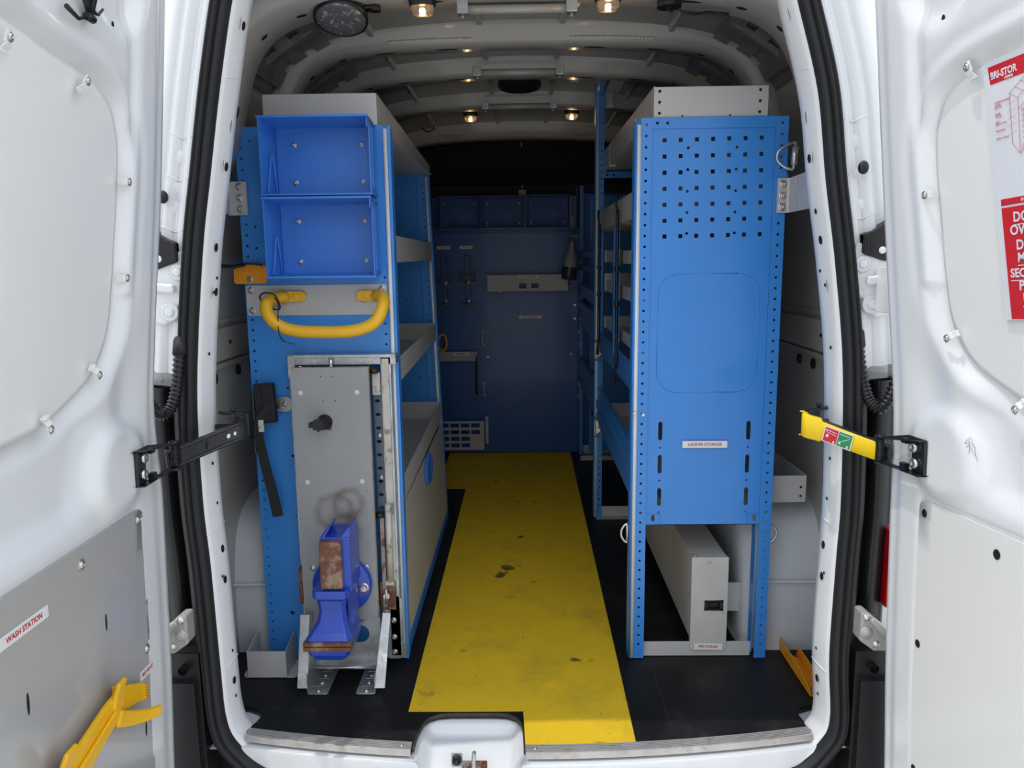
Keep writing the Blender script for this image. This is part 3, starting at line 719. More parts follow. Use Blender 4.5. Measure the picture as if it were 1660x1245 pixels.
# yellow moulded holders on the left door
def door_holder(P, name, label, parts=True):
    """P: list of (outline, d0, d1) in door space"""
    b = MB()
    for pts, d0, d1 in P:
        a = [DP(-1, s, z, d0) for s, z in pts]; c = [DP(-1, s, z, d1) for s, z in pts]; n = len(pts)
        b.add(a+c, [list(range(n))[::-1], list(range(n, 2*n))]+[(i, (i+1) % n, n+(i+1) % n, n+i) for i in range(n)])
    o = obj(name, b, yellowd, bevel=0.003, seg=2); tag(o, label, 'holder'); return o
def off(P, ds): return [(s-ds, z) for s, z in P]
arm = [(0.283, 0.395), (0.262, 0.355), (0.30, 0.325), (0.35, 0.315), (0.44, 0.235), (0.52, 0.16), (0.60, 0.10), (0.63, 0.16), (0.55, 0.25), (0.45, 0.33), (0.36, 0.395)]
plateP = rrect(0.158, 0.335, 0.280, 0.425, 0.012)
plateP = [(0.300, 0.428), (0.158, 0.372), (0.152, 0.335), (0.205, 0.345), (0.290, 0.350), (0.305, 0.385)]
yb = door_holder([([(0.290, 0.440), (0.172, 0.378), (0.158, 0.368), (0.156, 0.334), (0.168, 0.333), (0.205, 0.350), (0.250, 0.362), (0.290, 0.378)], 0.010, 0.022)], 'hook_holder', 'large yellow plastic hook holder low on the grey left door panel')
# two curved prongs and a long arm
def ribbon(path, w, t, m, name, parent, **k):
    b = MB(); P = smooth_path(path, 5); rows = []
    for i, p in enumerate(P):
        tt = (P[min(i+1, len(P)-1)]-P[max(i-1, 0)]).normalized(); rows.append((p, tt))
    return rows
def swept(b, path, wvec_f, w, t, m=0, n=5):
    """ribbon of width w along path; wvec_f = width direction"""
    P = smooth_path(path, n); rows = []
    for i, p in enumerate(P):
        tt = (P[min(i+1, len(P)-1)]-P[max(i-1, 0)]).normalized()
        wv = V(wvec_f); wv = (wv-tt*wv.dot(tt)).normalized(); nn = tt.cross(wv)
        ww = w[0]+(w[1]-w[0])*i/(len(P)-1) if isinstance(w, tuple) else w
        rows.append([p+wv*ww/2+nn*t/2, p+wv*ww/2-nn*t/2, p-wv*ww/2-nn*t/2, p-wv*ww/2+nn*t/2])
    b.grid(rows, m, False, closed=True)
    b.add(rows[0]+rows[-1], [(3, 2, 1, 0), (4, 5, 6, 7)], m)
    return b
fn = DF(-1, 0.3, 0.4).col[2].xyz
b = MB()
swept(b, [DP(-1, 0.296, 0.402, 0.026), DP(-1, 0.34, 0.392, 0.024), DP(-1, 0.42, 0.370, 0.024), DP(-1, 0.50, 0.350, 0.024), DP(-1, 0.58, 0.335, 0.024)], DP(-1, 0, 1, 0)-DP(-1, 0, 0.6, 0), (0.058, 0.090), 0.012)
swept(b, [DP(-1, 0.318, 0.400, 0.034), DP(-1, 0.45, 0.366, 0.034), DP(-1, 0.58, 0.34, 0.034)], DP(-1, 0, 1, 0)-DP(-1, 0, 0.6, 0), (0.008, 0.010), 0.008)
obj('arm', b, yellowd, yb, bevel=0.004)
b = MB(); swept(b, [DP(-1, 0.302, 0.390, 0.028), DP(-1, 0.304, 0.425, 0.032), DP(-1, 0.307, 0.462, 0.044)], DP(-1, 0.5, 0.4, 0)-DP(-1, 0.2, 0.4, 0), (0.040, 0.030), 0.010)
obj('prong', b, yellowd, yb, bevel=0.004)
b = MB(); swept(b, [DP(-1, 0.305, 0.375, 0.030), DP(-1, 0.265, 0.350, 0.034), DP(-1, 0.215, 0.325, 0.042), DP(-1, 0.172, 0.312, 0.055)], (0, 0, 1), (0.036, 0.024), 0.010)
obj('prong', b, yellowd, yb, bevel=0.004)
b = MB()
for i in range(5):
    z = 0.341+0.007*i; b.tube([DP(-1, 0.164, z, 0.0225), DP(-1, 0.182, z+0.006, 0.0225)], 0.0022, 6)
obj('grip_ribs', b, yellowd, yb)
b = MB(); swept(b, [DP(-1, 0.490, 0.37, 0.028), DP(-1, 0.492, 0.405, 0.034), DP(-1, 0.494, 0.436, 0.046)], (0, 1, 0), (0.045, 0.034), 0.010)
obj('prong', b, yellowd, yb, bevel=0.004)
y2 = door_holder([([(0.190, 0.112), (0.085, 0.055), (0.085, 0.0), (0.19, -0.02)], 0.0, 0.03), ([(0.195, 0.116), (0.165, 0.10), (0.165, 0.02), (0.195, 0.02)], 0.03, 0.045)], 'hook_holder', 'small yellow holder at the lower hinge corner of the left door panel')

# black twig-like cable clips at the top of the left door
b = MB(); 
def dpt(s, z, d=0.0): return DP(-1, s, z, d)
b.tube([dpt(0.385, 1.86, 0.03), dpt(0.362, 1.80, 0.02), dpt(0.345, 1.772, 0.016), dpt(0.328, 1.752, 0.012)], [0.006, 0.009, 0.007, 0.005], 8)
b.tube([dpt(0.322, 1.86, 0.03), dpt(0.322, 1.79, 0.02), dpt(0.326, 1.752, 0.012)], [0.005, 0.005, 0.006], 8)
b.tube([dpt(0.338, 1.748, 0.012), dpt(0.316, 1.747, 0.012)], 0.0075, 8)
cb = obj('cable_clip', b, black); tag(cb, 'black cable clip tied in a crossing knot at the top of the left door', 'clip')
b = MB(); b.tube([dpt(0.332, 1.747, 0.012), dpt(0.362, 1.736, 0.012), dpt(0.398, 1.746, 0.012)], [0.0018, 0.0035, 0.0045], 6)
b.tube([dpt(0.345, 1.775, 0.014), dpt(0.312, 1.758, 0.014), dpt(0.300, 1.760, 0.012), dpt(0.281, 1.775, 0.01)], [0.004, 0.0032, 0.003, 0.0025], 6)
obj('tie_tail', b, black, cb)

# poster and sketch on the right door ---------------------------------------------------------
def RP(s, z, d=0.0): return DP(1, s, z, d)
PF = DF(1, 0.415, 1.64, -0.0166, 0.0)
tilt = math.radians(4.0)
PM = DF(1, 0.300, 1.660, -0.0150, tilt)      # origin at the poster's upper left corner
def prect(x0, y0, x1, y1): return rect(x0, y0, x1, y1)
pw, ph = 0.36, 0.475
pos = plate('warning_poster', [(0, 0.0), (pw, 0.0), (pw, -ph), (0.02, -ph)], [], 0.0006, PM, posterw)
tag(pos, 'red and white warning poster on the right door telling not to overload', 'poster')
def pin(d): return PM @ Matrix.Translation((0, 0, d))
plate('red_banner', [(0.012, -0.008), (pw, -0.008), (pw, -0.040), (0.016, -0.040)], [], 0.0004, pin(0.0008), redpr, pos)
plate('red_band', [(0.026, -0.250), (pw, -0.250), (pw, -0.262), (0.026, -0.262)], [], 0.0004, pin(0.0008), redpr, pos)
plate('red_field', [(0.026, -0.266), (pw, -0.266), (pw, -ph+0.002), (0.036, -ph+0.002)], [], 0.0004, pin(0.0008), redpr, pos)
obj('lettering', None, posterw, pos, me=text_mesh('BRI-STOR', 0.0175, pin(0.0016) @ Matrix.Translation((0.018, -0.026, 0)), 'LEFT', bold=0.0007, xs=0.80))
obj('small_print', None, posterw, pos, me=text_mesh('SYSTEMS', 0.006, pin(0.0016) @ Matrix.Translation((0.050, -0.0365, 0)), 'LEFT', bold=0.0003, xs=0.8))
obj('small_print', None, posterw, pos, me=text_mesh('IF IN ANY DOUBT PLEASE CONTACT', 0.0075, pin(0.0016) @ Matrix.Translation((0.072, -0.2565, 0)), 'LEFT', bold=0.0003, xs=0.8))
yy = -0.286
for txt, x, sz, ul in (('DO NOT', 0.052, 0.025, True), ('OVERLOAD', 0.044, 0.025, False), ('DO NOT', 0.056, 0.025, False), ('MODIFY', 0.058, 0.025, True), ('SECURE LOAD', 0.040, 0.0225, True), ('PRIOR TO', 0.058, 0.025, False), ('USE OF', 0.066, 0.025, False), ('VEHICLE', 0.066, 0.025, False)):
    obj('lettering', None, posterw, pos, me=text_mesh(txt, sz, pin(0.0016) @ Matrix.Translation((x, yy, 0)), 'LEFT', bold=0.0007, xs=0.92))
    if ul: plate('underline', [(x, yy-0.0125), (pw-0.02, -0.0125+yy), (pw-0.02, yy-0.0140), (x, yy-0.0140)], [], 0.0003, pin(0.0016), posterw, pos)
    yy -= 0.0235 if not (txt == 'OVERLOAD' or txt == 'MODIFY') else 0.0275
# faint line drawing of a rack and a bench
b = MB()
def pl(pts, w=0.0009, m=0):
    for (x0, y0), (x1, y1) in zip(pts, pts[1:]):
        p, q = V((x0, y0, 0)), V((x1, y1, 0)); t = (q-p).normalized(); nn = V((-t.y, t.x, 0))*w/2
        M2 = pin(0.0012); b.prism([M2 @ (p+nn), M2 @ (q+nn), M2 @ (q-nn), M2 @ (p-nn)], M2.to_3x3() @ V((0, 0, 0.0002)), m)
pl([(0.058, -0.066), (0.095, -0.030+-0.014), (0.112, -0.052), (0.076, -0.078), (0.058, -0.066)]); pl([(0.058, -0.066), (0.060, -0.155), (0.076, -0.175), (0.076, -0.078)])
pl([(0.070, -0.057), (0.087, -0.069)]); pl([(0.082, -0.049), (0.099, -0.060)]); pl([(0.112, -0.052), (0.112, -0.075), (0.076, -0.098)])
pl([(0.076, -0.175), (0.094, -0.160), (0.094, -0.088)]); pl([(0.080, -0.168), (0.092, -0.157)]); pl([(0.080, -0.163), (0.092, -0.152)])
for k in range(6): pl([(0.082+0.001*k, -0.100-0.009*k), (0.090, -0.097-0.009*k), (0.086, -0.104-0.009*k), (0.082, -0.101-0.009*k)])
for y in (0.085, 0.098, 0.110, 0.123, 0.137): pl([(0.052, -y), (0.070, -y+0.003)], 0.0005); 
pl([(0.122, -0.12), (0.16, -0.10), (0.19, -0.108), (0.15, -0.13), (0.122, -0.12)]); pl([(0.122, -0.12), (0.122, -0.205), (0.15, -0.222), (0.15, -0.13)]); pl([(0.15, -0.222), (0.19, -0.20), (0.19, -0.108)])
pl([(0.124, -0.195), (0.148, -0.165)]); pl([(0.126, -0.16), (0.15, -0.19)]); pl([(0.15, -0.165), (0.19, -0.145)]); pl([(0.105, -0.20), (0.113, -0.215), (0.107, -0.228), (0.098, -0.222), (0.105, -0.20)])
obj('line_drawing', b, pink, pos)
for i, (tx, y) in enumerate((('LARGE DRAWERS', 0.075), ('HOOK', 0.0795), ('BOTTLE', 0.084), ('PAPER', 0.096), ('TOWEL', 0.100), ('VICE', 0.110), ('BENCH TOP', 0.114), ('GRAB RAIL', 0.126), ('SAFETY STRAP', 0.140))):
    obj('lettering', None, pink, pos, me=text_mesh(tx, 0.0045, pin(0.0016) @ Matrix.Translation((0.024, -y, 0)), 'LEFT', bold=0.0002))
b = MB()
SM = DF(1, 0.268, 0.925, door_height(0.268, 0.925)+0.003)
def sl(pts, w=0.0008):
    for (x0, y0), (x1, y1) in zip(pts, pts[1:]):
        p, q = V((x0, y0, 0)), V((x1, y1, 0)); t = (q-p).normalized(); nn = V((-t.y, t.x, 0))*w/2
        b.prism([SM @ (p+nn), SM @ (q+nn), SM @ (q-nn), SM @ (p-nn)], SM.to_3x3() @ V((0, 0, 0.0003)))
sl([(-0.022, -0.004), (-0.012, 0.003), (0.004, 0.010), (0.018, 0.004), (0.022, -0.018)]); sl([(-0.022, -0.004), (-0.010, -0.006), (0.004, 0.004), (0.020, -0.014)]); sl([(0.002, 0.020), (0.004, -0.010), (-0.002, -0.016)])
sl([(0.006, 0.022), (0.020, -0.002)]); sl([(-0.034, -0.014), (-0.022, -0.012)], 0.002); sl([(0.000, 0.016), (-0.016, 0.0)]); sl([(0.020, -0.014), (0.026, -0.018), (0.024, -0.024)])
sk = obj('sticker', b, ink); tag(sk, 'small grey line drawing sticker on the right door beside the strap bracket', 'sticker')

# ================================================================== LEFT RACK
def tray_box(b, x0, x1, y0, y1, z0, z1, dxf=0.0, t=0.0022, zb=None, lipy=True, m=0, bot=True):
    """open sheet-steel tray; far end shifted by dxf at its right edge; zb = height of back and end walls"""
    zb = zb if zb is not None else z1
    A = [(x0, y0), (x1, y0), (x1+dxf, y1), (x0, y1)]
    if bot: b.hexa([V((x, y, z0)) for x, y in A], [V((x, y, z0+t)) for x, y in A], m)
    for (p, q, zt) in ((A[0], A[1], zb), (A[1], A[2], z1), (A[2], A[3], zb), (A[3], A[0], zb)):
        d = V((q[0]-p[0], q[1]-p[1], 0)).normalized(); n = V((-d.y, d.x, 0))*t
        P, Q = V((*p, 0)), V((*q, 0))
        b.hexa([V((P.x, P.y, z0)), V((Q.x, Q.y, z0)), V((Q.x, Q.y, zt)), V((P.x, P.y, zt))], [V((P.x, P.y, z0))+n, V((Q.x, Q.y, z0))+n, V((Q.x, Q.y, zt))+n, V((P.x, P.y, zt))+n], m)
def holes_col(x, z0, z1, step=0.0323, r=0.0042):
    out = []; z = z1
    while z > z0: out.append(circ(x, z, r, 8)); z -= step
    return out
LR = thing('shelving_rack', 'blue steel shelving rack with grey trays along the left wall', 'shelving rack', (-0.63, 1.1, 0.0))
hl = holes_col(-0.843, 0.05, 1.685)
hl += [circ(-0.815, z, 0.0042, 8) for z in (1.672, 1.42, 1.355)]
hl += [circ(-0.428, z, 0.0042, 8) for z in [1.12-0.0323*i for i in range(3)]+[0.24, 0.19, 0.14]]
hl += [circ(-0.745, 0.92, 0.005, 8), circ(-0.742, 0.70, 0.005, 8), circ(-0.738, 0.50, 0.005, 8), circ(-0.775, 0.165, 0.007, 10), circ(-0.425, 1.262, 0.004, 8)]
plate('end_panel', [(-0.859, 0.012), (-0.414, 0.003), (-0.414, 1.708), (-0.859, 1.712)], hl, 0.002, XZ(0.438), blue, LR)
b = MB(); b.box(-0.859, -0.414, 0.44, 0.470, 1.700, 1.712); b.box(-0.859, -0.857, 0.44, 0.47, 0.012, 1.71)
b.box(-0.855, -0.414, 0.442, 0.475, 0.004, 0.03)
obj('panel_flange', b, blue, LR)
b = MB(); b.box(-0.402, -0.392, 0.432, 0.478, 0.003, 1.71); b.box(-0.417, -0.400, 0.440, 0.478, 0.003, 1.71)
obj('post', b, blue, LR, bevel=0.002)
b = MB(); b.cyl((-0.408, 0.437, 0.006), (-0.408, 0.437, 1.700), 0.0068, 16)
obj('edge_insert', b, silver, LR, label='silver white edge strip on the near post')
# far frame leans outwards at its top
def lean(z): return -0.047*z/1.71
hf = [circ(-0.433+lean(z)+0.002, z, 0.0042, 8) for z in [1.66-0.0323*i for i in range(50)]]
hf += [circ(-0.56, 1.688, 0.004, 8), circ(-0.63, 1.688, 0.004, 8), circ(-0.545, 1.115, 0.005, 8), circ(-0.568, 1.115, 0.005, 8), circ(-0.52, 0.735, 0.005, 8)]
plate('end_panel', [(-0.86, 0.003), (-0.411, 0.003), (-0.411+lean(1.71), 1.712), (-0.86, 1.712)], hf, 0.002, XZ(1.83), blue, LR)
b = MB()
b.hexa([V((-0.46+lean(0)*1, 1.823, 0.003)), V((-0.455+0.0, 1.823, 0.003)), V((-0.455+0.0, 1.829, 0.003)), V((-0.46, 1.829, 0.003))], [V((-0.46+lean(1.68), 1.823, 1.68)), V((-0.455+lean(1.68), 1.823, 1.68)), V((-0.455+lean(1.68), 1.829, 1.68)), V((-0.46+lean(1.68), 1.829, 1.68))])
b.box(-0.86, -0.50, 1.823, 1.829, 1.664, 1.670)
b.hexa([V((-0.408, 1.822, 0.003)), V((-0.398, 1.822, 0.003)), V((-0.398, 1.87, 0.003)), V((-0.408, 1.87, 0.003))], [V((-0.408+lean(1.71), 1.822, 1.71)), V((-0.398+lean(1.71), 1.822, 1.71)), V((-0.398+lean(1.71), 1.87, 1.71)), V((-0.408+lean(1.71), 1.87, 1.71))])
obj('post', b, blue, LR)
b = MB(); b.cyl((-0.413, 1.826, 0.006), (-0.413+lean(1.7), 1.826, 1.700), 0.007, 12)
obj('edge_insert', b, silver, LR, label='silver white edge strip on the far post')
for x, z in ((-0.62, 1.655), (-0.525, 1.66), (-0.62, 1.565), (-0.62, 1.50), (-0.535, 0.845)):
    screw(LR, (x, 1.829, z), (0, -1, 0), 0.005, wash=False)
def rivets(b, x, y0, y1, z0, z1, n=10, dxf=0.0, s=1):
    for i in range(n):
        t = (i+0.5)/n; y = y0+(y1-y0)*t; xx = x+dxf*t
        for z in (z0+0.013, z1-0.013): b.cyl((xx, y, z), (xx+s*0.0010, y, z), 0.0022, 6)
for (z0, z1, x0, nm) in ((1.306, 1.391, -0.85, 0), (0.922, 1.003, -0.85, 1), (0.525, 0.612, -0.705, 2)):
    b = MB(); tray_box(b, x0, -0.4005 if nm == 2 else -0.404, 0.482, 1.818, z0, z1, dxf=lean((z0+z1)/2)*1.0)
    rivets(b, -0.402, 0.5, 1.8, z0, z1, 11, lean(z0))
    obj('shelf_tray', b, grey, LR, bevel=0.0006, seg=1)
# tall tray on top, its lip tapering towards the front of the van
b = MB(); t = 0.0025
b.box(-0.769, -0.430, 0.437, 0.4395, 1.7125, 1.803)
A = [V((-0.430, 0.4395, 1.7125)), V((-0.430+lean(1.7)*0.3, 1.86, 1.7125)), V((-0.430+lean(1.7)*0.3, 1.86, 1.756)), V((-0.430, 0.4395, 1.803))]
b.hexa(A, [p+V((-t, 0, 0)) for p in A])
A = [V((-0.769, 0.4395, 1.7125)), V((-0.769, 1.86, 1.7125)), V((-0.769, 1.86, 1.756)), V((-0.769, 0.4395, 1.803))]
b.hexa(A, [p+V((t, 0, 0)) for p in A])
b.box(-0.769, -0.447, 1.86, 1.8625, 1.7125, 1.756); b.box(-0.769, -0.435, 0.44, 1.86, 1.7125, 1.7150)
for i in range(12):
    y = 0.5+i*0.118; zt = 1.803-0.047*(y-0.44)/1.42
    for z in (zt-0.02, 1.725): b.cyl((-0.4302-0.014*(y-0.44)/1.42, y, z), (-0.4285-0.014*(y-0.44)/1.42, y, z), 0.0022, 6)
obj('top_tray', b, grey, LR, bevel=0.001, seg=1)
# big lift-up flap of the bottom locker
b = MB(); b.hexa([V((-0.403, 0.482, 0.055)), V((-0.403+lean(0)*1, 1.80, 0.050)), V((-0.418, 1.80, 0.507)), V((-0.408, 0.482, 0.512))], [V((-0.397, 0.482, 0.055)), V((-0.397, 1.80, 0.050)), V((-0.413, 1.80, 0.507)), V((-0.402, 0.482, 0.512))])
fl = obj('flap_door', b, grey, LR, bevel=0.002, label='pale grey flap door of the bottom locker')
b = MB(); b.box(-0.404, -0.396, 0.48, 1.82, 0.004, 0.046)
obj('kick_rail', b, blue, LR)
b = MB()
b.lathe((-0.4035, 1.15, 0.455), (1, 0, 0), [(0.000, 0.003), (0.030, 0.003), (0.040, 0.007), (0.046, 0.012), (0.052, 0.008), (0.056, -0.001)], 26)
me_h = obj('recessed_handle', b, bluebin, fl, label='blue oval recessed handle')
for v in me_h.data.vertices: v.co.z = (v.co.z-0.455)*1.25+0.455; v.co.y = (v.co.y-(1.15-1.1))*1.7+(1.15-1.1)

# two bins screwed to the end panel, open tops facing out --------------------------------------
def bin_box(z0, z1, x0=-0.743, x1=-0.434, y0=0.300, y1=0.434, t=0.003):
    b = MB(); st = z1-0.030
    b.box(x0+0.01, x1-0.004, y1-t, y1, z0+0.006, z1-0.012)                                   # base against the panel
    b.hexa([V((x0, y0, z1-t)), V((x1, y0, z1-t)), V((x1, y0, z1)), V((x0, y0, z1))], [V((x0+0.008, y1, z1-t-0.012)), V((x1-0.002, y1, z1-t-0.012)), V((x1-0.002, y1, z1-0.012)), V((x0+0.008, y1, z1-0.012))])
    b.hexa([V((x0, y0+0.012, z0)), V((x1+0.006, y0+0.012, z0)), V((x1+0.006, y0+0.012, z0+t)), V((x0, y0+0.012, z0+t))], [V((x0+0.008, y1, z0+0.008)), V((x1, y1, z0+0.008)), V((x1, y1, z0+0.008+t)), V((x0+0.008, y1, z0+0.008+t))])
    for (xa, s) in ((x0, 1), (x1, -1)):
        for (zz0, zz1, yy, dx) in ((z0, st, y0+0.012, -s*0.004), (st, z1, y0, 0.0)):
            xx = xa+dx; xb = xa+s*0.006
            a = [V((xx, yy, zz0)), V((xx+s*t, yy, zz0)), V((xx+s*t, yy, zz1)), V((xx, yy, zz1))]
            c = [V((xb, y1, zz0)), V((xb+s*t, y1, zz0)), V((xb+s*t, y1, zz1)), V((xb, y1, zz1))]
            b.hexa(a, c)
        b.box(xa-s*0.004, xa+s*0.005, y0+0.010, y0+0.10, st-0.0015, st+0.0015)
    # rolled rims
    b.box(x0-0.003, x1+0.003, y0-0.003, y0+0.003, z1-0.005, z1+0.001)
    b.box(x0-0.005, x1+0.007, y0+0.008, y0+0.014, z0-0.001, z0+0.004)
    # pointed finger grip on the left wall and raised pads on the base
    gp = smooth_path([V((x0+0.010, y0+0.03, z0+0.010)), V((x0+0.011, y0+0.05, z0+0.06)), V((x0+0.012, y0+0.065, z0+0.112)), V((x0+0.012, y0+0.072, z0+0.120)), V((x0+0.012, y0+0.080, z0+0.112)), V((x0+0.012, y0+0.10, z0+0.05)), V((x0+0.012, y0+0.11, z0+0.012))], 4)
    b.tube(gp, 0.0028, 6)
    b.box(x0+0.045, x0+0.0465, y1-t-0.0012, y1-t, z0+0.02, z1-0.03)
    b.box(x1-0.030, x1-0.0285, y1-t-0.0012, y1-t, z0+0.02, z1-0.03)
    for px_, pz in ((0.45, 0.5), (0.3, 0.3), (0.3, 0.7), (0.72, 0.3), (0.72, 0.7), (0.5, 0.12)):
        b.cyl((x0+(x1-x0)*px_, y1-t, z0+(z1-z0)*pz), (x0+(x1-x0)*px_, y1-t-0.0008, z0+(z1-z0)*pz), 0.006, 14)
    # ribbed outer right side
    for k in range(3): b.box(x1+0.001, x1+0.004+0.003*(k == 0), y0+0.03+0.03*k, y0+0.034+0.03*k, z0+0.02, z1-0.03)
    return b
for (z0, z1, lab) in ((1.5015, 1.7185, 'blue plastic bin mounted on its side, upper one on the left rack end'), (1.267, 1.4955, 'blue plastic bin mounted on its side, lower one above the yellow grab handle')):
    o = obj('storage_bin', bin_box(z0, z1), bluebin, bevel=0.0012)
    tag(o, lab, 'bin', 'blue bins on the left rack end')
    for x, z in ((-0.680, z0+0.045), (-0.680, z1-0.062), (-0.478, z0+0.045), (-0.478, z1-0.062)):
        screw(o, (x, 0.4305, z), (0, -1, 0), 0.0068)

# grab handle on its grey plate
GH = thing('grab_handle', 'yellow moulded grab handle on a grey plate below the blue bins', 'handle', (-0.64, 0.43, 1.148))
plate('mounting_plate', rrect(-0.855, 1.149, -0.419, 1.242, 0.008), [], 0.003, XZ(0.4345), grey, GH)
for x, z in ((-0.838, 1.228), (-0.838, 1.165), (-0.433, 1.228), (-0.430, 1.165)): screw(GH, (x, 0.4315, z), (0, -1, 0), 0.0085)
b = MB()
path = smooth_path([(-0.730, 0.425, 1.207), (-0.760, 0.395, 1.203), (-0.771, 0.365, 1.188), (-0.762, 0.345, 1.158), (-0.735, 0.338, 1.130), (-0.69, 0.336, 1.112), (-0.62, 0.335, 1.106), (-0.53, 0.335, 1.106), (-0.475, 0.336, 1.116), (-0.440, 0.338, 1.135), (-0.423, 0.348, 1.165), (-0.420, 0.37, 1.190), (-0.430, 0.40, 1.206), (-0.452, 0.425, 1.208)], 6)
b.tube(path, 0.0185, 16)
obj('handle_bar', b, yellow, GH)
for xa, xb in ((-0.762, -0.668), (-0.512, -0.425)):
    b = MB(); b.prism([V((x, 0.4315, z)) for x, z in rrect(xa, 1.191, xb, 1.224, 0.0155)], (0, -0.012, 0))
    for k in range(2): b.lathe(((xa+xb)/2+(k-0.5)*0.030*(1 if xa < -0.6 else 1), 0.4195, 1.2075), (0, -1, 0), [(0.010, 0), (0.009, 0.0015), (0, 0.0015)], 14)
    obj('mounting_foot', b, yellow, GH, bevel=0.003)
b = MB(); b.tube(smooth_path([(-0.792, 0.372, 1.205), (-0.772, 0.345, 1.222), (-0.742, 0.350, 1.218), (-0.735, 0.375, 1.185), (-0.745, 0.388, 1.17), (-0.775, 0.385, 1.18)], 6, closed=True), 0.0026, 6, closed=True)
b.tube(smooth_path([(-0.742, 0.348, 1.210), (-0.730, 0.344, 1.190), (-0.728, 0.330, 1.150), (-0.722, 0.315, 1.10), (-0.718, 0.35, 1.075)], 5), 0.0018, 6)
b.tube(smooth_path([(-0.722, 0.33, 1.085), (-0.705, 0.34, 1.075), (-0.690, 0.35, 1.068)], 4), 0.0014, 6)
tag(obj('cable_tie', b, black), 'black cable tie looped round the left end of the yellow grab handle', 'cable tie')

# orange tab with a black loop
b = MB(); b.prism([V((x, 0.432, z)) for x, z in rrect(-0.889, 1.2475, -0.788, 1.306, 0.008)], (0, 0.0035, 0)); b.box(-0.889, -0.788, 0.415, 0.4355, 1.303, 1.306)
ob = obj('bracket_tab', b, orange, bevel=0.0008); tag(ob, 'scratched orange metal tab bracket at the left edge of the left rack', 'bracket')
hexbolt(ob, (-0.840, 0.432, 1.262), (0, -1, 0), 0.0065)
b = MB(); b.tube(smooth_path([(-0.790, 0.41, 1.304), (-0.83, 0.405, 1.309), (-0.88, 0.40, 1.304), (-0.915, 0.39, 1.308), (-0.916, 0.385, 1.302), (-0.88, 0.39, 1.299), (-0.84, 0.40, 1.303)], 6), 0.0034, 7)
b.cyl((-0.885, 0.428, 1.300), (-0.885, 0.428, 1.292), 0.004, 8)
tag(obj('cord_loop', b, black), 'black cord loop lying along the top of the orange tab', 'cord')

# brackets tying the racks to the door pillars
LB = thing('mounting_bracket', 'folded grey steel bracket tying the left rack to the left pillar', 'bracket', (-0.84, 0.25, 1.45))
b = MB(); P = [(-0.832, 0.4335), (-0.879, 0.4335), (-0.884, 0.425), (-0.884+0.055, 0.15), (-0.884+0.068, 0.085), (-0.794, 0.078)]
for (xa, ya), (xb, yb_) in zip(P, P[1:]):
    b.hexa([V((xa, ya, 1.455)), V((xb, yb_, 1.453)), V((xb, yb_, 1.553)), V((xa, ya, 1.553))], [V((xa-0.001, ya-0.003, 1.455)), V((xb-0.003, yb_-0.002, 1.453)), V((xb-0.003, yb_-0.002, 1.553)), V((xa-0.001, ya-0.003, 1.553))])
obj('bracket_plate', b, grey, LB)
for z in (1.538, 1.505, 1.472):
    screw(LB, (-0.853, 0.4305, z), (0, -1, 0), 0.0095)
for z in (1.537, 1.503, 1.470):
    hexbolt(LB, (-0.797, 0.0735, z), (0.12, -1, 0), 0.0062)
RB = thing('mounting_bracket', 'folded grey steel bracket tying the right rack to the right pillar', 'bracket', (0.78, 0.27, 1.44))
b = MB(); P = [(0.762, 0.4265), (0.790, 0.4265), (0.797, 0.42), (0.784, 0.24), (0.772, 0.095)]
for (xa, ya), (xb, yb_) in zip(P, P[1:]):
    b.hexa([V((xa, ya, 1.440)), V((xb, yb_, 1.440)), V((xb, yb_, 1.541)), V((xa, ya, 1.541))], [V((xa-0.003, ya-0.003, 1.440)), V((xb-0.003, yb_-0.001, 1.440)), V((xb-0.003, yb_-0.001, 1.541)), V((xa-0.003, ya-0.003, 1.541))])
b.box(0.735, 0.772, 0.092, 0.095, 1.440, 1.541) if False else None
obj('bracket_plate', b, grey, RB)
for z in (1.523, 1.490, 1.457):
    screw(RB, (0.775, 0.4235, z), (0, -1, 0), 0.0092)
    hexbolt(RB, (0.7705, 0.125, z+0.004), (-1, -0.1, 0), 0.0075)
    b = MB(); b.tube([V((0.7885+0.0, 0.345, z))+V((0.0, math.cos(2*PI*i/16)*0.034, math.sin(2*PI*i/16)*0.010)) for i in range(16)], 0.0018, 5, closed=True)
    b = MB(); b.lathe((0.7885, 0.33, z+0.002), (-1, -0.07, 0), [(0.016, 0.0), (0.014, 0.0025), (0.011, 0.0025), (0.010, 0.001)], 18); obj('pressed_ring', b, grey, RB)

# ================================================================== FOLDED WORKBENCH WITH VICE
WB = thing('folding_workbench', 'fold-down workbench folded upright against the left rack end, grey stained board', 'workbench', (-0.57, 0.36, 0.0))
b = MB()
b.box(-0.722, -0.392, 0.385, 0.432, 1.000, 1.031)            # top rail
b.box(-0.722, -0.392, 0.380, 0.386, 1.022, 1.031)
b.box(-0.722, -0.700, 0.375, 0.432, 0.960, 1.028); b.box(-0.440, -0.408, 0.385, 0.432, 0.04, 1.022)
b.box(-0.722, -0.717, 0.385, 0.432, 0.03, 0.99)
b.box(-0.70, -0.395, 0.40, 0.432, 0.035, 0.06)
obj('frame', b, galv, WB, bevel=0.0012)
b = MB(); b.box(-0.436, -0.414, 0.378, 0.386, 0.30, 1.018)
obj('side_rail', b, worn, WB, bevel=0.0015, label='worn cream painted side rail')
b = MB(); b.cyl((-0.589, 0.372, 0.985), (-0.588, 0.372, 1.024), 0.0065, 12); b.box(-0.69, -0.47, 0.355, 0.385, 0.988, 0.996)
for x in (-0.685,): b.tube(smooth_path([(x, 0.36, 0.985), (x+0.004, 0.35, 1.0), (x+0.012, 0.35, 0.998), (x+0.014, 0.36, 0.985)], 4), 0.0022, 6)
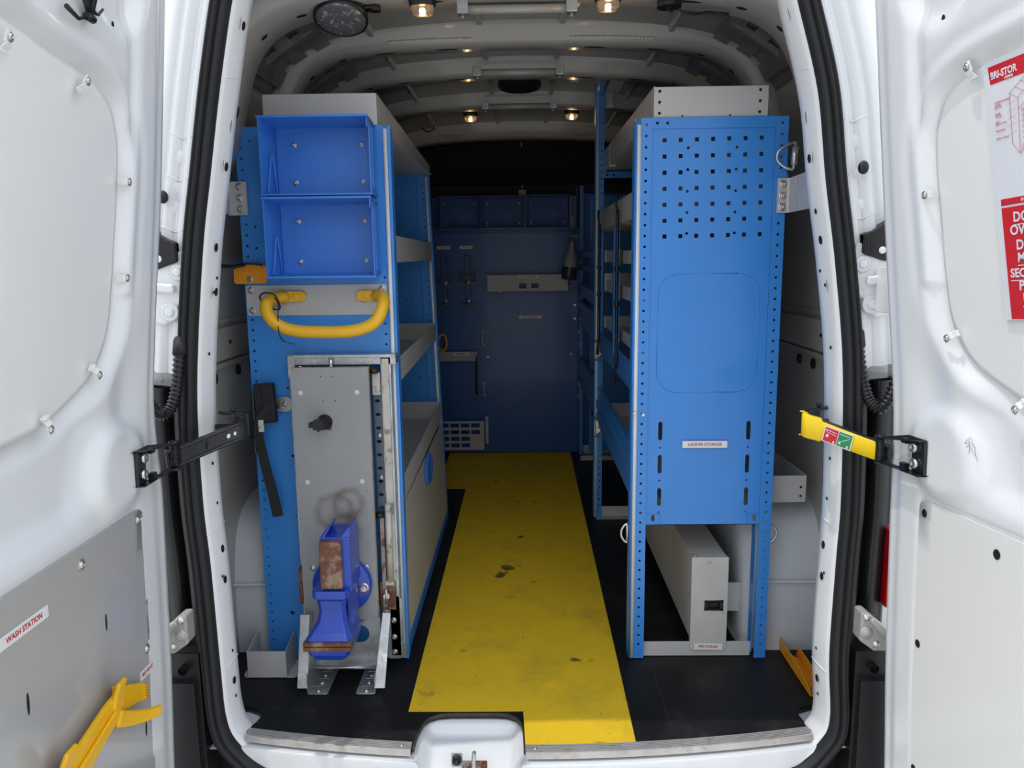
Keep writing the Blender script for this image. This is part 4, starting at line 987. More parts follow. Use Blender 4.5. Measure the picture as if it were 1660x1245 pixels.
obj('top_bracket', b, chrome, WB)
# perforated slide with buffers
plate('slide_plate', rect(-0.466, 0.53, -0.437, 0.905), [rrect(-0.462, 0.880-0.043*i, -0.447, 0.890-0.043*i, 0.004, 3) for i in range(9)], 0.002, XZ(0.392), slidem, WB)
b = MB(); b.box(-0.467, -0.442, 0.380, 0.392, 0.905, 0.975); obj('slide_end', b, worn, WB, bevel=0.002)
for z in (0.982, 0.523):
    b = MB(); b.cyl((-0.470, 0.372, z), (-0.452, 0.372, z), 0.0095, 14); b.lathe((-0.452, 0.372, z), (1, 0, 0), [(0.0095, 0), (0.008, 0.005), (0.004, 0.008), (0, 0.0085)], 14)
    obj('rubber_buffer', b, black, WB)
for z in (0.775, 0.64): screw(WB, (-0.452, 0.390, z), (0, -1, 0), 0.006)
b = MB(); b.box(-0.459, -0.445, 0.368, 0.384, 0.215, 0.515)
obj('rusty_slide', b, rusty_g, WB, bevel=0.002, label='rust streaked sliding bar')
b = MB(); b.cyl((-0.432, 0.368, 0.305), (-0.430, 0.368, 0.56), 0.0105, 14); b.box(-0.446, -0.420, 0.362, 0.374, 0.293, 0.307)
obj('stay_rod', b, worn, WB)
b = MB(); b.box(-0.468, -0.418, 0.372, 0.378, 0.205, 0.30)
ht = obj('hinge_tab', b, rust, WB, bevel=0.004, label='rusty hinge tab')
b = MB(); b.cyl((-0.444, 0.372, 0.26), (-0.444, 0.352, 0.26), 0.010, 12); b.cyl((-0.444, 0.352, 0.235), (-0.444, 0.352, 0.285), 0.004, 8)
obj('hinge_pin', b, zinc, ht)
# board
b = MB(); b.box(-0.701, -0.468, 0.330, 0.3315, 0.195, 0.998); bd = obj('board', b, benchgr, WB, label='grey laminated board with ring stains')
b = MB(); b.box(-0.701, -0.4675, 0.3315, 0.349, 0.195, 0.998); obj('ply_core', b, ply, bd)
for x, z in ((-0.675, 0.922), (-0.504, 0.923), (-0.669, 0.643), (-0.500, 0.645), (-0.666, 0.366), (-0.499, 0.368)):
    b = MB(); b.lathe((x, 0.3300, z), (0, -1, 0), [(0.0085, 0.0), (0.0085, 0.0008), (0.003, 0.0009), (0.0, 0.0004)], 16); obj('board_screw', b, tape if z > 0.5 else zinc, bd)
for x, z in ((-0.610, 0.972), (-0.574, 0.972), (-0.606, 0.897), (-0.570, 0.898)):
    b = MB(); b.disc((x, 0.3295, z), (1, 0, 0), (0, 0, 1), 0.0018, 0.0018, 8); obj('pilot_hole', b, hole, bd)
# hinge at left edge
b = MB(); b.box(-0.716, -0.702, 0.335, 0.375, 0.245, 0.36); b.cyl((-0.706, 0.330, 0.25), (-0.706, 0.330, 0.32), 0.004, 8)
obj('hinge', b, rust, WB, bevel=0.002)
# lower galvanised plate with stadium opening
plate('base_plate', rect(-0.700, 0.045, -0.466, 0.235), [rrect(-0.600, 0.109, -0.502, 0.167, 0.028, 8)], 0.002, XZ(0.345), galv, WB)
b = MB(); b.box(-0.700, -0.466, 0.300, 0.345, 0.045, 0.049); b.cyl((-0.690, 0.305, 0.045), (-0.470, 0.305, 0.045), 0.006, 10); obj('base_fold', b, galv, WB)
b = MB(); b.prism([V((x, 0.385, z)) for x, z in rrect(-0.458, 0.030, -0.400, 0.245, 0.016)], (0, 0.004, 0))
gs = obj('gusset_plate', b, galv, WB)
for z in (0.222, 0.163, 0.105, 0.053): screw(gs, (-0.430, 0.385, z), (0, -1, 0), 0.008)
# folded angle legs standing on slotted feet
for (xa, xb, s) in ((-0.690, -0.720, 1), (-0.478, -0.448, -1)):
    b = MB()
    if s > 0: b.hexa([V((-0.706, 0.225, 0.020)), V((-0.678, 0.225, 0.020)), V((-0.678, 0.229, 0.020)), V((-0.706, 0.229, 0.020))], [V((-0.706, 0.30, 0.225)), V((-0.676, 0.30, 0.225)), V((-0.676, 0.304, 0.225)), V((-0.706, 0.304, 0.225))])
    else: b.hexa([V((-0.468, 0.225, 0.020)), V((-0.436, 0.225, 0.020)), V((-0.436, 0.229, 0.020)), V((-0.468, 0.229, 0.020))], [V((-0.452, 0.315, 0.222)), V((-0.426, 0.315, 0.222)), V((-0.426, 0.319, 0.222)), V((-0.452, 0.319, 0.222))])
    xx = -0.678 if s > 0 else -0.468
    b.hexa([V((xx, 0.225, 0.02)), V((xx+0.003, 0.225, 0.02)), V((xx+0.003, 0.30, 0.02)), V((xx, 0.30, 0.02))], [V((xx+(0 if s > 0 else 0.016), 0.315, 0.222)), V((xx+(0.003 if s > 0 else 0.019), 0.315, 0.222)), V((xx+(0.003 if s > 0 else 0.019), 0.36, 0.222)), V((xx+(0 if s > 0 else 0.016), 0.36, 0.222))])
    obj('leg', b, galv, WB, bevel=0.001)
for (xa, xb) in ((-0.676, -0.612), (-0.526, -0.466)):
    sl_ = []
    cx = (xa+xb)/2
    for i, y in enumerate((0.262, 0.305, 0.348)): sl_.append(rrect(cx-0.018, y-0.003, cx+0.018, y+0.003, 0.0028, 3))
    f = plate('foot_plate', rrect(xa, 0.222, xb, 0.40, 0.008), sl_, 0.003, XY(0.0045), galv, WB)
    for y in (0.238, 0.284, 0.328, 0.37): screw(f, (cx, y, 0.0045), (0, 0, 1), 0.0075, name='coach_bolt')
    b = MB(); b.box(xb-0.003 if xa > -0.6 else xa, xb if xa > -0.6 else xa+0.003, 0.228, 0.385, 0.0045, 0.06); obj('foot_flange', b, galv, WB)

# black plastic knob on the board
b = MB(); b.lathe((-0.605, 0.330, 0.833), (0, -1, 0), [(0.0, 0), (0.024, 0), (0.023, 0.006), (0.013, 0.014), (0.012, 0.03)], 20); KN = obj('knob', b, black, WB, label='black plastic knob')
b = MB()
n = 48; prof = []
for i in range(n):
    a = 2*PI*i/n; r = 0.0185+0.0035*math.cos(a*8); prof.append(V((-0.611+r*math.cos(a), 0.300, 0.834+r*0.9*math.sin(a))))
b.prism(prof, (0, -0.028, 0), smooth=True); b.box(-0.640, -0.620, 0.275, 0.296, 0.826, 0.842)
obj('grip', b, black, KN, bevel=0.0015)
b = MB(); b.disc((-0.590, 0.3293, 0.815), (1, 0, 0.3), (0, 0, 1), 0.007, 0.009, 12); obj('rust_spot', b, rust, KN)

# bench vice
VC = thing('bench_vice', 'blue cast bench vice with rusty jaws bolted to the folded workbench board', 'vice', (-0.58, 0.33, 0.36))
b = MB()
b.lathe((-0.573, 0.3295, 0.318), (0, -1, 0), [(0, 0), (0.090, 0.0), (0.092, 0.004), (0.092, 0.020), (0.086, 0.026), (0.05, 0.030), (0, 0.030)], 44)
fl_ = obj('base_flange', b, visebl, VC)
hexbolt(fl_, (-0.503, 0.303, 0.312), (0, -1, 0), 0.011)
b = MB()
def slab(pa, ya, pc, yc, m=0): b.hexa([V((x, ya, z)) for x, z in pa], [V((x, yc, z)) for x, z in pc], m)
for (z, x0, x1, yf) in ():
    pass
secs = [(0.364, -0.626, -0.520, 0.160), (0.341, -0.626, -0.520, 0.158), (0.332, -0.617, -0.531, 0.170), (0.295, -0.613, -0.535, 0.176), (0.262, -0.620, -0.532, 0.173), (0.232, -0.640, -0.523, 0.163), (0.213, -0.652, -0.517, 0.153), (0.186, -0.652, -0.517, 0.153), (0.166, -0.645, -0.522, 0.156), (0.148, -0.628, -0.537, 0.163)]
rows = [[V((x0, yf+0.012, z)), V((x0+0.010, yf, z)), V((x1-0.010, yf, z)), V((x1, yf+0.012, z)), V((x1+0.002, 0.29, z)), V((x0, 0.29, z))] for z, x0, x1, yf in secs]
b.grid(rows, 0, False, closed=True); b.add(rows[0], [list(range(6))]); b.add(rows[-1], [list(range(6))])
b.hexa([V((-0.530, 0.20, 0.36)), V((-0.516, 0.235, 0.37)), V((-0.512, 0.255, 0.27)), V((-0.530, 0.20, 0.200))], [V((-0.556, 0.30, 0.36)), V((-0.520, 0.302, 0.375)), V((-0.516, 0.302, 0.26)), V((-0.545, 0.30, 0.20))])
obj('fixed_body', b, visebl, VC, bevel=0.0025, seg=2)
b = MB()
b.box(-0.601, -0.512, 0.185, 0.302, 0.352, 0.520)
b.hexa([V((-0.600, 0.186, 0.515)), V((-0.588, 0.186, 0.515)), V((-0.570, 0.200, 0.547)), V((-0.577, 0.200, 0.547))], [V((-0.600, 0.290, 0.515)), V((-0.588, 0.290, 0.515)), V((-0.570, 0.285, 0.547)), V((-0.577, 0.285, 0.547))])
b.hexa([V((-0.545, 0.186, 0.515)), V((-0.512, 0.186, 0.515)), V((-0.512, 0.200, 0.547)), V((-0.520, 0.200, 0.547))], [V((-0.545, 0.290, 0.515)), V((-0.512, 0.290, 0.515)), V((-0.512, 0.285, 0.547)), V((-0.520, 0.285, 0.547))])
obj('sliding_jaw', b, visebl, VC, bevel=0.004, seg=2)
b = MB(); b.box(-0.599, -0.536, 0.166, 0.187, 0.368, 0.513); obj('anvil_face', b, rust, VC, bevel=0.003, label='rusty square anvil face')
for z0, z1 in ((0.199, 0.2105), (0.184, 0.1965)):
    b = MB(); b.box(-0.656, -0.514, 0.146, 0.170, z0, z1); obj('jaw_plate', b, rust, VC, bevel=0.0015, label='rusty toothed jaw plate')
b = MB(); b.cyl((-0.59, 0.26, 0.10), (-0.59, 0.26, 0.15), 0.012, 12); obj('screw_end', b, galv, VC)

# webbing strap and buckle on the left of the bench
b = MB(); b.prism([V((x, 0.385, z)) for x, z in ((-0.839, 0.940), (-0.777, 0.943), (-0.772, 0.820), (-0.830, 0.816))], (0, 0.028, 0))
b.prism([V((x, 0.380, z)) for x, z in ((-0.812, 0.938), (-0.776, 0.940), (-0.771, 0.826), (-0.806, 0.822))], (0, 0.008, 0))
ST = obj('webbing_strap', b, webbing, bevel=0.003); tag(ST, 'folded black webbing strap with a long hanging tail beside the workbench', 'strap')
b = MB(); swept(b, [(-0.795, 0.378, 0.865), (-0.820, 0.374, 0.822), (-0.825, 0.376, 0.785), (-0.815, 0.38, 0.70), (-0.797, 0.384, 0.60), (-0.784, 0.384, 0.518)], (1, 0, 0.1), (0.024, 0.034), 0.0025)
obj('tail', b, webbing, ST)
b = MB(); b.box(-0.848, -0.835, 0.380, 0.410, 0.855, 0.912); b.box(-0.858, -0.838, 0.388, 0.396, 0.775, 0.86); b.box(-0.856, -0.838, 0.38, 0.392, 0.722, 0.775)
obj('cam_buckle', b, blackm, ST, bevel=0.003)
b = MB(); swept(b, [(-0.772, 0.40, 0.858), (-0.785, 0.385, 0.868), (-0.805, 0.376, 0.85), (-0.822, 0.374, 0.822)], (0, 0, 1), 0.026, 0.0025); obj('loop', b, webbing, ST)
b = MB(); b.box(-0.822, -0.806, 0.370, 0.374, 0.795, 0.832); obj('sewn_tag', b, worn, ST)
b = MB(); b.prism([V((x, 0.430, z)) for x, z in rrect(-0.785, 0.845, -0.735, 0.893, 0.017, 6)], (0, 0.003, 0)); b.tube(smooth_path([(-0.782, 0.43, 0.885), (-0.788, 0.41, 0.87), (-0.782, 0.41, 0.852), (-0.772, 0.43, 0.850)], 5), 0.0032, 8)
ey = obj('eye_plate', b, zinc, bevel=0.0008); tag(ey, 'zinc eye plate screwed to the blue panel beside the workbench', 'bracket')
screw(ey, (-0.753, 0.430, 0.871), (0, -1, 0), 0.008)

# grey folded cradle on the floor at the left
b = MB()
b.box(-0.891, -0.766, 0.318, 0.3205, 0.003, 0.092)
b.prism([V((-0.891, 0.3205, 0.003)), V((-0.891, 0.44, 0.003)), V((-0.891, 0.44, 0.088)), V((-0.891, 0.425, 0.107)), V((-0.891, 0.3205, 0.092))], (0.0025, 0, 0))
b.prism([V((-0.7685, 0.3205, 0.003)), V((-0.7685, 0.43, 0.003)), V((-0.7685, 0.43, 0.098)), V((-0.7685, 0.42, 0.112)), V((-0.7685, 0.3205, 0.092))], (0.0025, 0, 0))
b.prism([V((x, y, 0.001)) for x, y in ((-0.766, 0.319), (-0.745, 0.319), (-0.728, 0.33), (-0.722, 0.35), (-0.722, 0.43), (-0.766, 0.43))], (0, 0, 0.0025))
b.prism([V((x, y, 0.001)) for x, y in ((-0.891, 0.319), (-0.902, 0.323), (-0.91, 0.335), (-0.912, 0.36), (-0.891, 0.36))], (0, 0, 0.0025))
cr = obj('floor_bracket', b, grey, bevel=0.0006, seg=1); tag(cr, 'grey folded steel bracket screwed to the floor below the left rack', 'bracket')
screw(cr, (-0.742, 0.385, 0.0035), (0, 0, 1), 0.008)

# ================================================================== RIGHT RACK
RR = thing('shelving_rack', 'blue steel shelving rack with a square-holed end panel along the right wall', 'shelving rack', (0.56, 1.1, 0.0))
# end panel: square tool holes, round holes, slots and notches really cut
hs = []
for i in range(7):
    for j in range(7):
        x = 0.4235+i*0.0478+(j*0.0009); z = 1.6555-j*0.0468+i*0.0006
        hs.append(rect(x-0.006, z-0.006, x+0.006, z+0.006))
for j, z in enumerate((1.633, 1.570, 1.507, 1.445, 1.383)):
    for x in (0.494, 0.638): hs.append(circ(x+j*0.0003, z, 0.0045, 10))
for x in (0.428, 0.7045):
    for z in (0.772, 0.664, 0.556): hs.append(rrect(x-0.0065, z-0.030, x+0.0065, z+0.030, 0.0063, 4))
    for z in (0.718, 0.610, 0.505): hs.append(circ(x, z, 0.0032, 8))
hs.append(rrect(0.404, 0.474, 0.415, 0.496, 0.005, 4)); hs.append(rrect(0.728, 0.474, 0.739, 0.496, 0.005, 4))
plate('end_panel', [(0.386, 0.463), (0.434, 0.462), (0.434, 0.462), (0.728, 0.462), (0.749, 0.463), (0.749, 1.690), (0.386, 1.690)], hs, 0.002, XZ(0.434), blue, RR)
b = MB()
P = rrect(0.412, 0.895, 0.722, 1.262, 0.065, 7); n = len(P)
for i in range(n):
    (x0, z0), (x1, z1) = P[i], P[(i+1) % n]
    if math.hypot(x1-x0, z1-z0) > 1e-4: b.cyl((x0, 0.4345, z0), (x1, 0.4345, z1), 0.0016, 6)
obj('pressed_bead', b, blue, RR)
b = MB()
for xa, xb in ((0.386, 0.432), (0.708, 0.749)):
    b.box(xa, xb, 0.4315, 0.434, 0.499, 0.5005); b.box(xb-0.001 if xa < 0.5 else xa, xb if xa < 0.5 else xa+0.001, 0.4315, 0.434, 0.462, 0.500)
b.box(0.388, 0.748, 0.434, 0.455, 0.462, 0.464)
obj('corner_notch', b, blue, RR)
plate('top_frame', rect(0.386, 1.688, 0.749, 1.720), [circ(x, 1.704, 0.0045, 10) for x in (0.401, 0.431)], 0.002, XZ(0.4305), blue, RR)
b = MB(); b.box(0.362, 0.787, 0.4325, 0.470, 1.718, 1.720)
obj('top_flange', b, blue, RR)
def post(xa, xb, hx, y, z1, parent, flange, tz=0.003, nm='post', depth=0.045, jog=0.0, rr=0.0042):
    # strip with a row of really open round holes, built cell by cell
    zs = [z1-0.018-0.0323*i for i in range(int((z1-tz-0.03)/0.0323))]; h = 0.0155; b = MB()
    def cell(za, zb): b.add([(xa, y, za), (xb, y, za), (xb, y, zb), (xa, y, zb)], [(0, 1, 2, 3)])
    top = z1
    for zc in zs:
        cell(zc+h, top); top = zc-h
        o8 = [(xb, zc), (xb, zc+h), (hx, zc+h), (xa, zc+h), (xa, zc), (xa, zc-h), (hx, zc-h), (xb, zc-h)]
        i8 = [(hx+rr*math.cos(PI/4*k), zc+rr*math.sin(PI/4*k)) for k in range(8)]
        b.add([(p, y, q) for p, q in o8+i8], [(k, (k+1) % 8, 8+(k+1) % 8, 8+k) for k in range(8)])
    cell(tz, top)
    p = obj(nm, b, blue, parent, solid=0.002, soff=0)
    b = MB(); b.box(flange-0.001, flange+0.001, y+0.002, y+depth, tz, z1); b.box(xb-0.002, xb, y+0.002, y+0.02, tz, z1)
    obj('post_flange', b, blue, p)
    return p
post(0.353, 0.386, 0.3685, 0.431, 1.718, RR, 0.337)
b = MB(); b.tube([(0.3445, 0.437, 0.004), (0.3445, 0.437, 1.708)], 0.0095, 16); b.box(0.3355, 0.339, 0.437, 0.48, 0.004, 1.715)
obj('rounded_edge', b, blue, RR)
b = MB(); b.cyl((0.3475, 0.4325, 0.006), (0.3475, 0.4325, 1.700), 0.0068, 16)
obj('edge_insert', b, silver, RR, label='silver white edge strip on the near post')
post(0.749, 0.787, 0.7685, 0.431, 1.718, RR, 0.786)
b = MB(); b.box(0.7405, 0.7425, 0.436, 0.475, 0.02, 0.462); obj('post_return', b, blue, RR)
# tall middle post and further frame
post(0.366, 0.389, 0.378, 1.835, 2.150, RR, 0.350, depth=0.05, rr=0.0045)
b = MB(); b.cyl((0.3585, 1.832, 0.004), (0.3585, 1.832, 2.14), 0.0062, 12)
obj('edge_insert', b, silver, RR, label='silver white edge strip on the tall middle post')
b = MB(); b.box(0.3475, 0.3535, 1.828, 1.885, 0.003, 2.150); obj('post_side', b, blue, RR)
plate('cross_bar', rect(0.386, 1.684, 0.78, 1.713), [circ(0.405, 1.698, 0.005, 8), circ(0.437, 1.698, 0.005, 8)], 0.002, XZ(1.836), blue, RR)
b = MB(); b.box(0.386, 0.78, 1.836, 1.90, 1.713, 1.715); obj('cross_flange', b, blue, RR)
post(0.749, 0.787, 0.7685, 1.835, 1.71, RR, 0.786)
post(0.366, 0.389, 0.378, 3.09, 1.76, RR, 0.35, depth=0.04)
# short post hung under the long shelf
post(0.362, 0.384, 0.379, 1.16, 1.436, RR, 0.363, tz=0.925, nm='short_post')
# trays
b = MB(); t = 0.0025
b.box(0.3905, 0.726, 0.437, 0.4395, 1.7215, 1.807)
b.box(0.3905, 0.3930, 0.4395, 1.60, 1.7215, 1.8100); b.box(0.7235, 0.726, 0.4395, 1.60, 1.7215, 1.8095); b.box(0.393, 0.7235, 0.4395, 1.84, 1.7215, 1.7240); b.box(0.3905, 0.726, 1.60, 1.6025, 1.7215, 1.81)
rivets(b, 0.3905, 0.5, 1.55, 1.7215, 1.81, 8, 0, -1)
tt = obj('top_tray', b, grey, RR, bevel=0.0008, seg=1)
b = MB()
for x in (0.407, 0.702):
    for z in (1.795, 1.764, 1.733): b.disc((x, 0.4365, z), (1, 0, 0), (0, 0, 1), 0.0045, 0.0045, 12)
for x in (0.475, 0.615): b.disc((x, 0.4365, 1.7245), (1, 0, 0), (0, 0, 1), 0.003, 0.003, 10)
obj('punched_hole', b, hole, tt)
b = MB(); b.box(0.390, 0.3925, 1.62, 1.86, 1.712, 1.81); b.box(0.3925, 0.42, 1.62, 1.6225, 1.712, 1.81)
for z in (1.745, 1.78): b.cyl((0.3895, 1.76, z), (0.3905, 1.76, z), 0.005, 8, 1)
obj('tray_end_bracket', b, [grey, hole], RR)
def lip_tray(nm, z0, z1, y0=0.47, y1=1.83, x0=0.370, x1=0.80, zb=None, m=grey):
    b = MB(); zb = zb or z1
    b.box(x0, x0+0.002, y0, y1, z0, z1); b.box(x1-0.002, x1, y0, y1, z0, zb); b.box(x0, x1, y0, y0+0.002, z0, zb); b.box(x0, x1, y1-0.002, y1, z0, zb); b.box(x0, x1, y0, y1, z0, z0+0.002)
    rivets(b, x0, y0+0.05, y1-0.05, z0, z1, 12, 0, -1)
    return obj(nm, b, m, RR, bevel=0.0006, seg=1)
lip_tray('shelf_tray', 1.438, 1.530, y1=1.825)
lip_tray('shelf_tray', 1.438, 1.530, y0=1.90, y1=2.25)
# inner small drawers trays standing behind the uprights
for (z0, z1, z2) in ((1.288, 1.345, 1.345), (1.150, 1.236, 1.236), (0.975, 1.030, 1.03)):
    b = MB(); b.box(0.392, 0.80, 1.80, 1.803, z0, z1); b.box(0.40, 0.402, 1.24, 1.80, z0, z0+0.05); b.box(0.40, 0.80, 1.24, 1.80, z0, z0+0.002)
    b.box(0.40, 0.80, 0.60, 0.603, z0-0.004, z0+0.05)
    b.hexa([V((0.40, 0.60, z0)), V((0.403, 0.60, z0)), V((0.403, 1.24, z0)), V((0.40, 1.24, z0))], [V((0.40, 0.60, z0+0.05)), V((0.403, 0.60, z0+0.05)), V((0.403, 1.24, z0+0.05)), V((0.40, 1.24, z0+0.05))])
    b.box(0.403, 0.80, 0.60, 1.24, z0, z0+0.002)
    obj('shelf_tray', b, grey, RR)
    b = MB(); b.box(0.388, 0.394, 1.225, 1.245, z0+0.012, z0+0.062); b.box(0.386, 0.394, 1.215, 1.245, z0-0.008, z0+0.010)
    sp_ = obj('tray_support', b, cream_w, RR); 
    b = MB(); b.box(0.3845, 0.386, 1.222, 1.236, z0-0.005, z0+0.006); obj('stop', b, hole, sp_)
b = MB(); b.box(0.40, 0.80, 1.80, 1.803, 0.53, 0.60); b.box(0.40, 0.80, 0.6, 1.8, 0.53, 0.532)
obj('shelf_tray', b, grey, RR)
# side guard rails
def rail(y0, y1, prof, x=0.366, nm='guard_rail'):
    """prof: (offset towards the gangway, z)"""
    b = MB(); b.grid([[V((x-o, y, z)) for o, z in prof] for y in (y0, y1)], 0, False)
    return obj(nm, b, blue, RR, solid=0.002, soff=0)
beam = [(0, 0.490), (0.000, 0.515), (0.008, 0.522), (0.008, 0.548), (0.002, 0.553), (0.002, 0.572), (0.009, 0.578), (0.009, 0.612), (0.002, 0.618), (0.002, 0.640), (-0.004, 0.668), (-0.02, 0.668)]
rail(0.478, 1.828, beam); rail(1.892, 3.13, beam)
low = [(0, 0.862), (0, 0.875), (0.006, 0.879), (0.006, 0.925), (0, 0.930), (-0.002, 0.946), (-0.015, 0.946)]
rail(0.478, 1.828, low)
mid = [(0, 0.885), (0.007, 0.895), (0.007, 0.94), (0, 0.948), (0, 0.985), (0.007, 0.99), (0.007, 1.02), (-0.004, 1.032)]
rail(1.892, 3.13, mid); rail(1.892, 3.13, [(0, 1.07), (0.006, 1.075), (0.006, 1.14), (-0.01, 1.155)])
rail(1.95, 3.13, [(0, 1.23), (0.006, 1.235), (0.006, 1.26), (-0.01, 1.265)]); rail(1.95, 3.13, [(0, 1.31), (0.006, 1.315), (0.006, 1.345), (-0.01, 1.355)])
b = MB(); b.box(0.43, 0.80, 3.09, 3.10, 0.03, 1.70); obj('end_panel', b, blue, RR)
b = MB()
for z in (0.30, 0.42, 0.54): b.prism([V((x, 3.089, zz)) for x, zz in rrect(0.445, z-0.03, 0.457, z+0.03, 0.005, 3)], (0, 0.001, 0))
obj('panel_slots', b, hole, RR)
# floor rails
def floor_rail(y, x0, x1, d=0.045, h=0.055):
    b = MB(); b.box(x0, x1, y, y+0.003, 0.0025, h); b.box(x0, x1, y-d, y, 0.0015, 0.004)
    for i in range(4): b.disc((x0+0.025+0.018*i, y-d*0.5, 0.0046), (1, 0, 0), (0, 1, 0), 0.006, 0.003, 8, 1)
    return obj('floor_rail', b, [grey, hole], RR)
b = MB(); b.box(0.387, 0.7405, 0.447, 0.450, 0.0025, 0.052); b.box(0.387, 0.7405, 0.450, 0.48, 0.0025, 0.005); obj('floor_rail', b, grey, RR)
floor_rail(1.842, 0.36, 0.74); floor_rail(3.14, 0.375, 0.78); 
b = MB(); b.prism([V((x, 2.93, z)) for x, z in rrect(0.362, 0.004, 0.60, 0.036, 0.008)], (0, 0.003, 0)); b.disc((0.374, 2.9295, 0.018), (1, 0, 0), (0, 0, 1), 0.005, 0.005, 8, 1); obj('floor_rail', b, [grey, hole], RR)
for x, z in ((0.3445, 0.833), ): 
    b = MB(); b.cyl((x, 0.424, z), (x, 0.418, z), 0.005, 8); obj('rivet', b, zinc, RR)
b = MB(); b.cyl((0.372, 0.431, 0.826), (0.372, 0.425, 0.826), 0.0048, 12); obj('rivet', b, zinc, RR)
# bracket from the tall post up to the roof
b = MB()
b.box(0.391, 0.393, 1.845, 1.93, 2.005, 2.16); b.box(0.393, 0.428, 1.928, 1.931, 2.005, 2.17); b.box(0.4265, 0.4285, 1.845, 1.93, 2.005, 2.08)
b.box(0.391, 0.43, 1.30, 1.93, 2.083, 2.086); b.box(0.391, 0.393, 1.30, 1.93, 2.05, 2.086)
b = MB(); b.box(0.391, 0.4285, 1.841, 1.844, 2.005, 2.078); b.box(0.4265, 0.4285, 1.40, 1.844, 2.030, 2.078); b.box(0.391, 0.4285, 1.40, 1.844, 2.073, 2.076); b.box(0.391, 0.393, 1.75, 1.844, 2.005, 2.078)
obj('roof_bracket', b, grey, RR)

label_sticker('label_sticker', frame((0.5675, 0.4285, 0.7292), (1, 0, -0.005), (0.0, 0, 1), (0, -1, 0)), 0.141, 0.0225, 'LADDER STORAGE', 0.0135, 'white label reading LADDER STORAGE on the blue right rack panel', xs=0.93, bold=0.0003)

# lashing rings
def d_ring(p, u, v, w, h, label, r=0.0042, plate_=True, name='lashing_ring', tag_=True):
    """ring with its straight side at p; u = direction it bulges, v = along the straight side"""
    p, u, v = V(p), V(u).normalized(), V(v).normalized(); n = u.cross(v)
    pts = [p-v*h/2, p-v*h*0.42+u*w*0.45, p-v*h*0.2+u*w*0.9, p+u*w, p+v*h*0.2+u*w*0.9, p+v*h*0.42+u*w*0.45, p+v*h/2]
    b = MB(); b.tube(smooth_path(pts, 5), r, 8); b.cyl(p-v*h/2, p+v*h/2, r, 8)
    o = obj(name, b, chrome); tag(o, label, 'ring')
    if plate_:
        b = MB(); b.cyl(p-v*h*0.33, p+v*h*0.33, r*2.2, 12); pb = obj('sleeve', b, zinc, o)
    return o
d_ring((0.800, 0.405, 1.602), (-1, 0.1, 0), (0.05, 0, 1), 0.050, 0.078, 'steel D ring at the top right corner of the right rack')
o = d_ring((0.331, 0.455, 0.428), (-1, 0, 0), (0, 0.1, 1), 0.020, 0.062, 'steel D ring low on the gangway side of the right rack near post', plate_=False)
d_ring((0.792, 0.455, 0.425), (1, 0, 0), (0, 0.1, 1), 0.022, 0.062, 'steel D ring low on the wall side of the right rack', plate_=False)
for (z, lab) in ((0.478, 'steel D ring low on the tall middle post'), (0.862, 'steel D ring at waist height on the tall middle post')):
    b = MB(); pts = [(0.350, 1.815, z+0.045), (0.378, 1.79, z+0.036), (0.405, 1.77, z+0.005), (0.398, 1.77, z-0.020), (0.372, 1.79, z-0.040), (0.352, 1.815, z-0.045), (0.350, 1.82, z)]
    b.tube(smooth_path(pts, 4, closed=True), 0.0035, 8, closed=True); o = obj('lashing_ring', b, chrome); tag(o, lab, 'ring')
    b = MB(); b.prism([V((x, 1.812, zz)) for x, zz in ((0.358, z+0.034), (0.372, z+0.028), (0.386, z+0.012), (0.386, z-0.012), (0.372, z-0.028), (0.358, z-0.034))], (0, 0.012, 0))
    pb = obj('ring_plate', b, zinc, o); screw(pb, (0.372, 1.812, z), (0, -1, 0), 0.007)

# bungee cords hanging between shelf and rail
for (y, z0, z1, lab) in ((0.985, 1.535, 0.850, 'black rubber bungee strap on the right rack, nearer one'), (1.675, 1.515, 0.870, 'black rubber bungee strap on the right rack, farther one beside the tall post')):
    b = MB(); k = 44; R_ = []
    for i in range(k+1):
        t = i/k; z = z0-0.05+(z1+0.05-z0+0.05)*t
        R_.append((0.353, y+0.002*math.sin(t*5), z))
    b.tube(R_, [0.0072+(0.0045 if i in (16, 26) else 0) for i in range(k+1)], 8)
    o = obj('bungee_strap', b, black); tag(o, lab, 'strap', 'bungee straps on the right rack')
    for zz, s in ((z0-0.04, 1), (z1+0.04, -1)):
        b = MB(); b.tube(smooth_path([(0.352, y-0.004, zz-s*0.01), (0.346, y-0.016, zz+s*0.012), (0.346, y-0.014, zz+s*0.04), (0.350, y, zz+s*0.05), (0.352, y+0.014, zz+s*0.04), (0.350, y+0.014, zz+s*0.015)], 4), 0.0048, 7); obj('hook', b, black, o)

# long grey pipe box lying behind the end frame
PB = thing('pipe_box', 'long grey steel pipe storage box lying on the floor under the right rack', 'storage box', (0.60, 1.2, 0.0))
b = MB(); b.hexa([V((0.543, 0.462, 0.058)), V((0.657, 0.462, 0.058)), V((0.657, 1.82, 0.058)), V((0.543, 1.82, 0.058))], [V((0.543, 0.462, 0.346)), V((0.657, 0.462, 0.346)), V((0.657, 1.82, 0.346)), V((0.543, 1.82, 0.346))])
obj('body', b, grey_wr, PB, bevel=0.002)
dp = plate('end_door', rect(0.541, 0.026, 0.660, 0.348), [rect(0.587, 0.168, 0.644, 0.198)], 0.003, XZ(0.4415), grey_wr, PB)
b = MB(); b.box(0.541, 0.544, 0.4445, 0.458, 0.026, 0.348); b.box(0.657, 0.660, 0.4445, 0.458, 0.026, 0.348); b.box(0.541, 0.66, 0.4445, 0.458, 0.345, 0.348); obj('door_flange', b, grey_wr, dp)
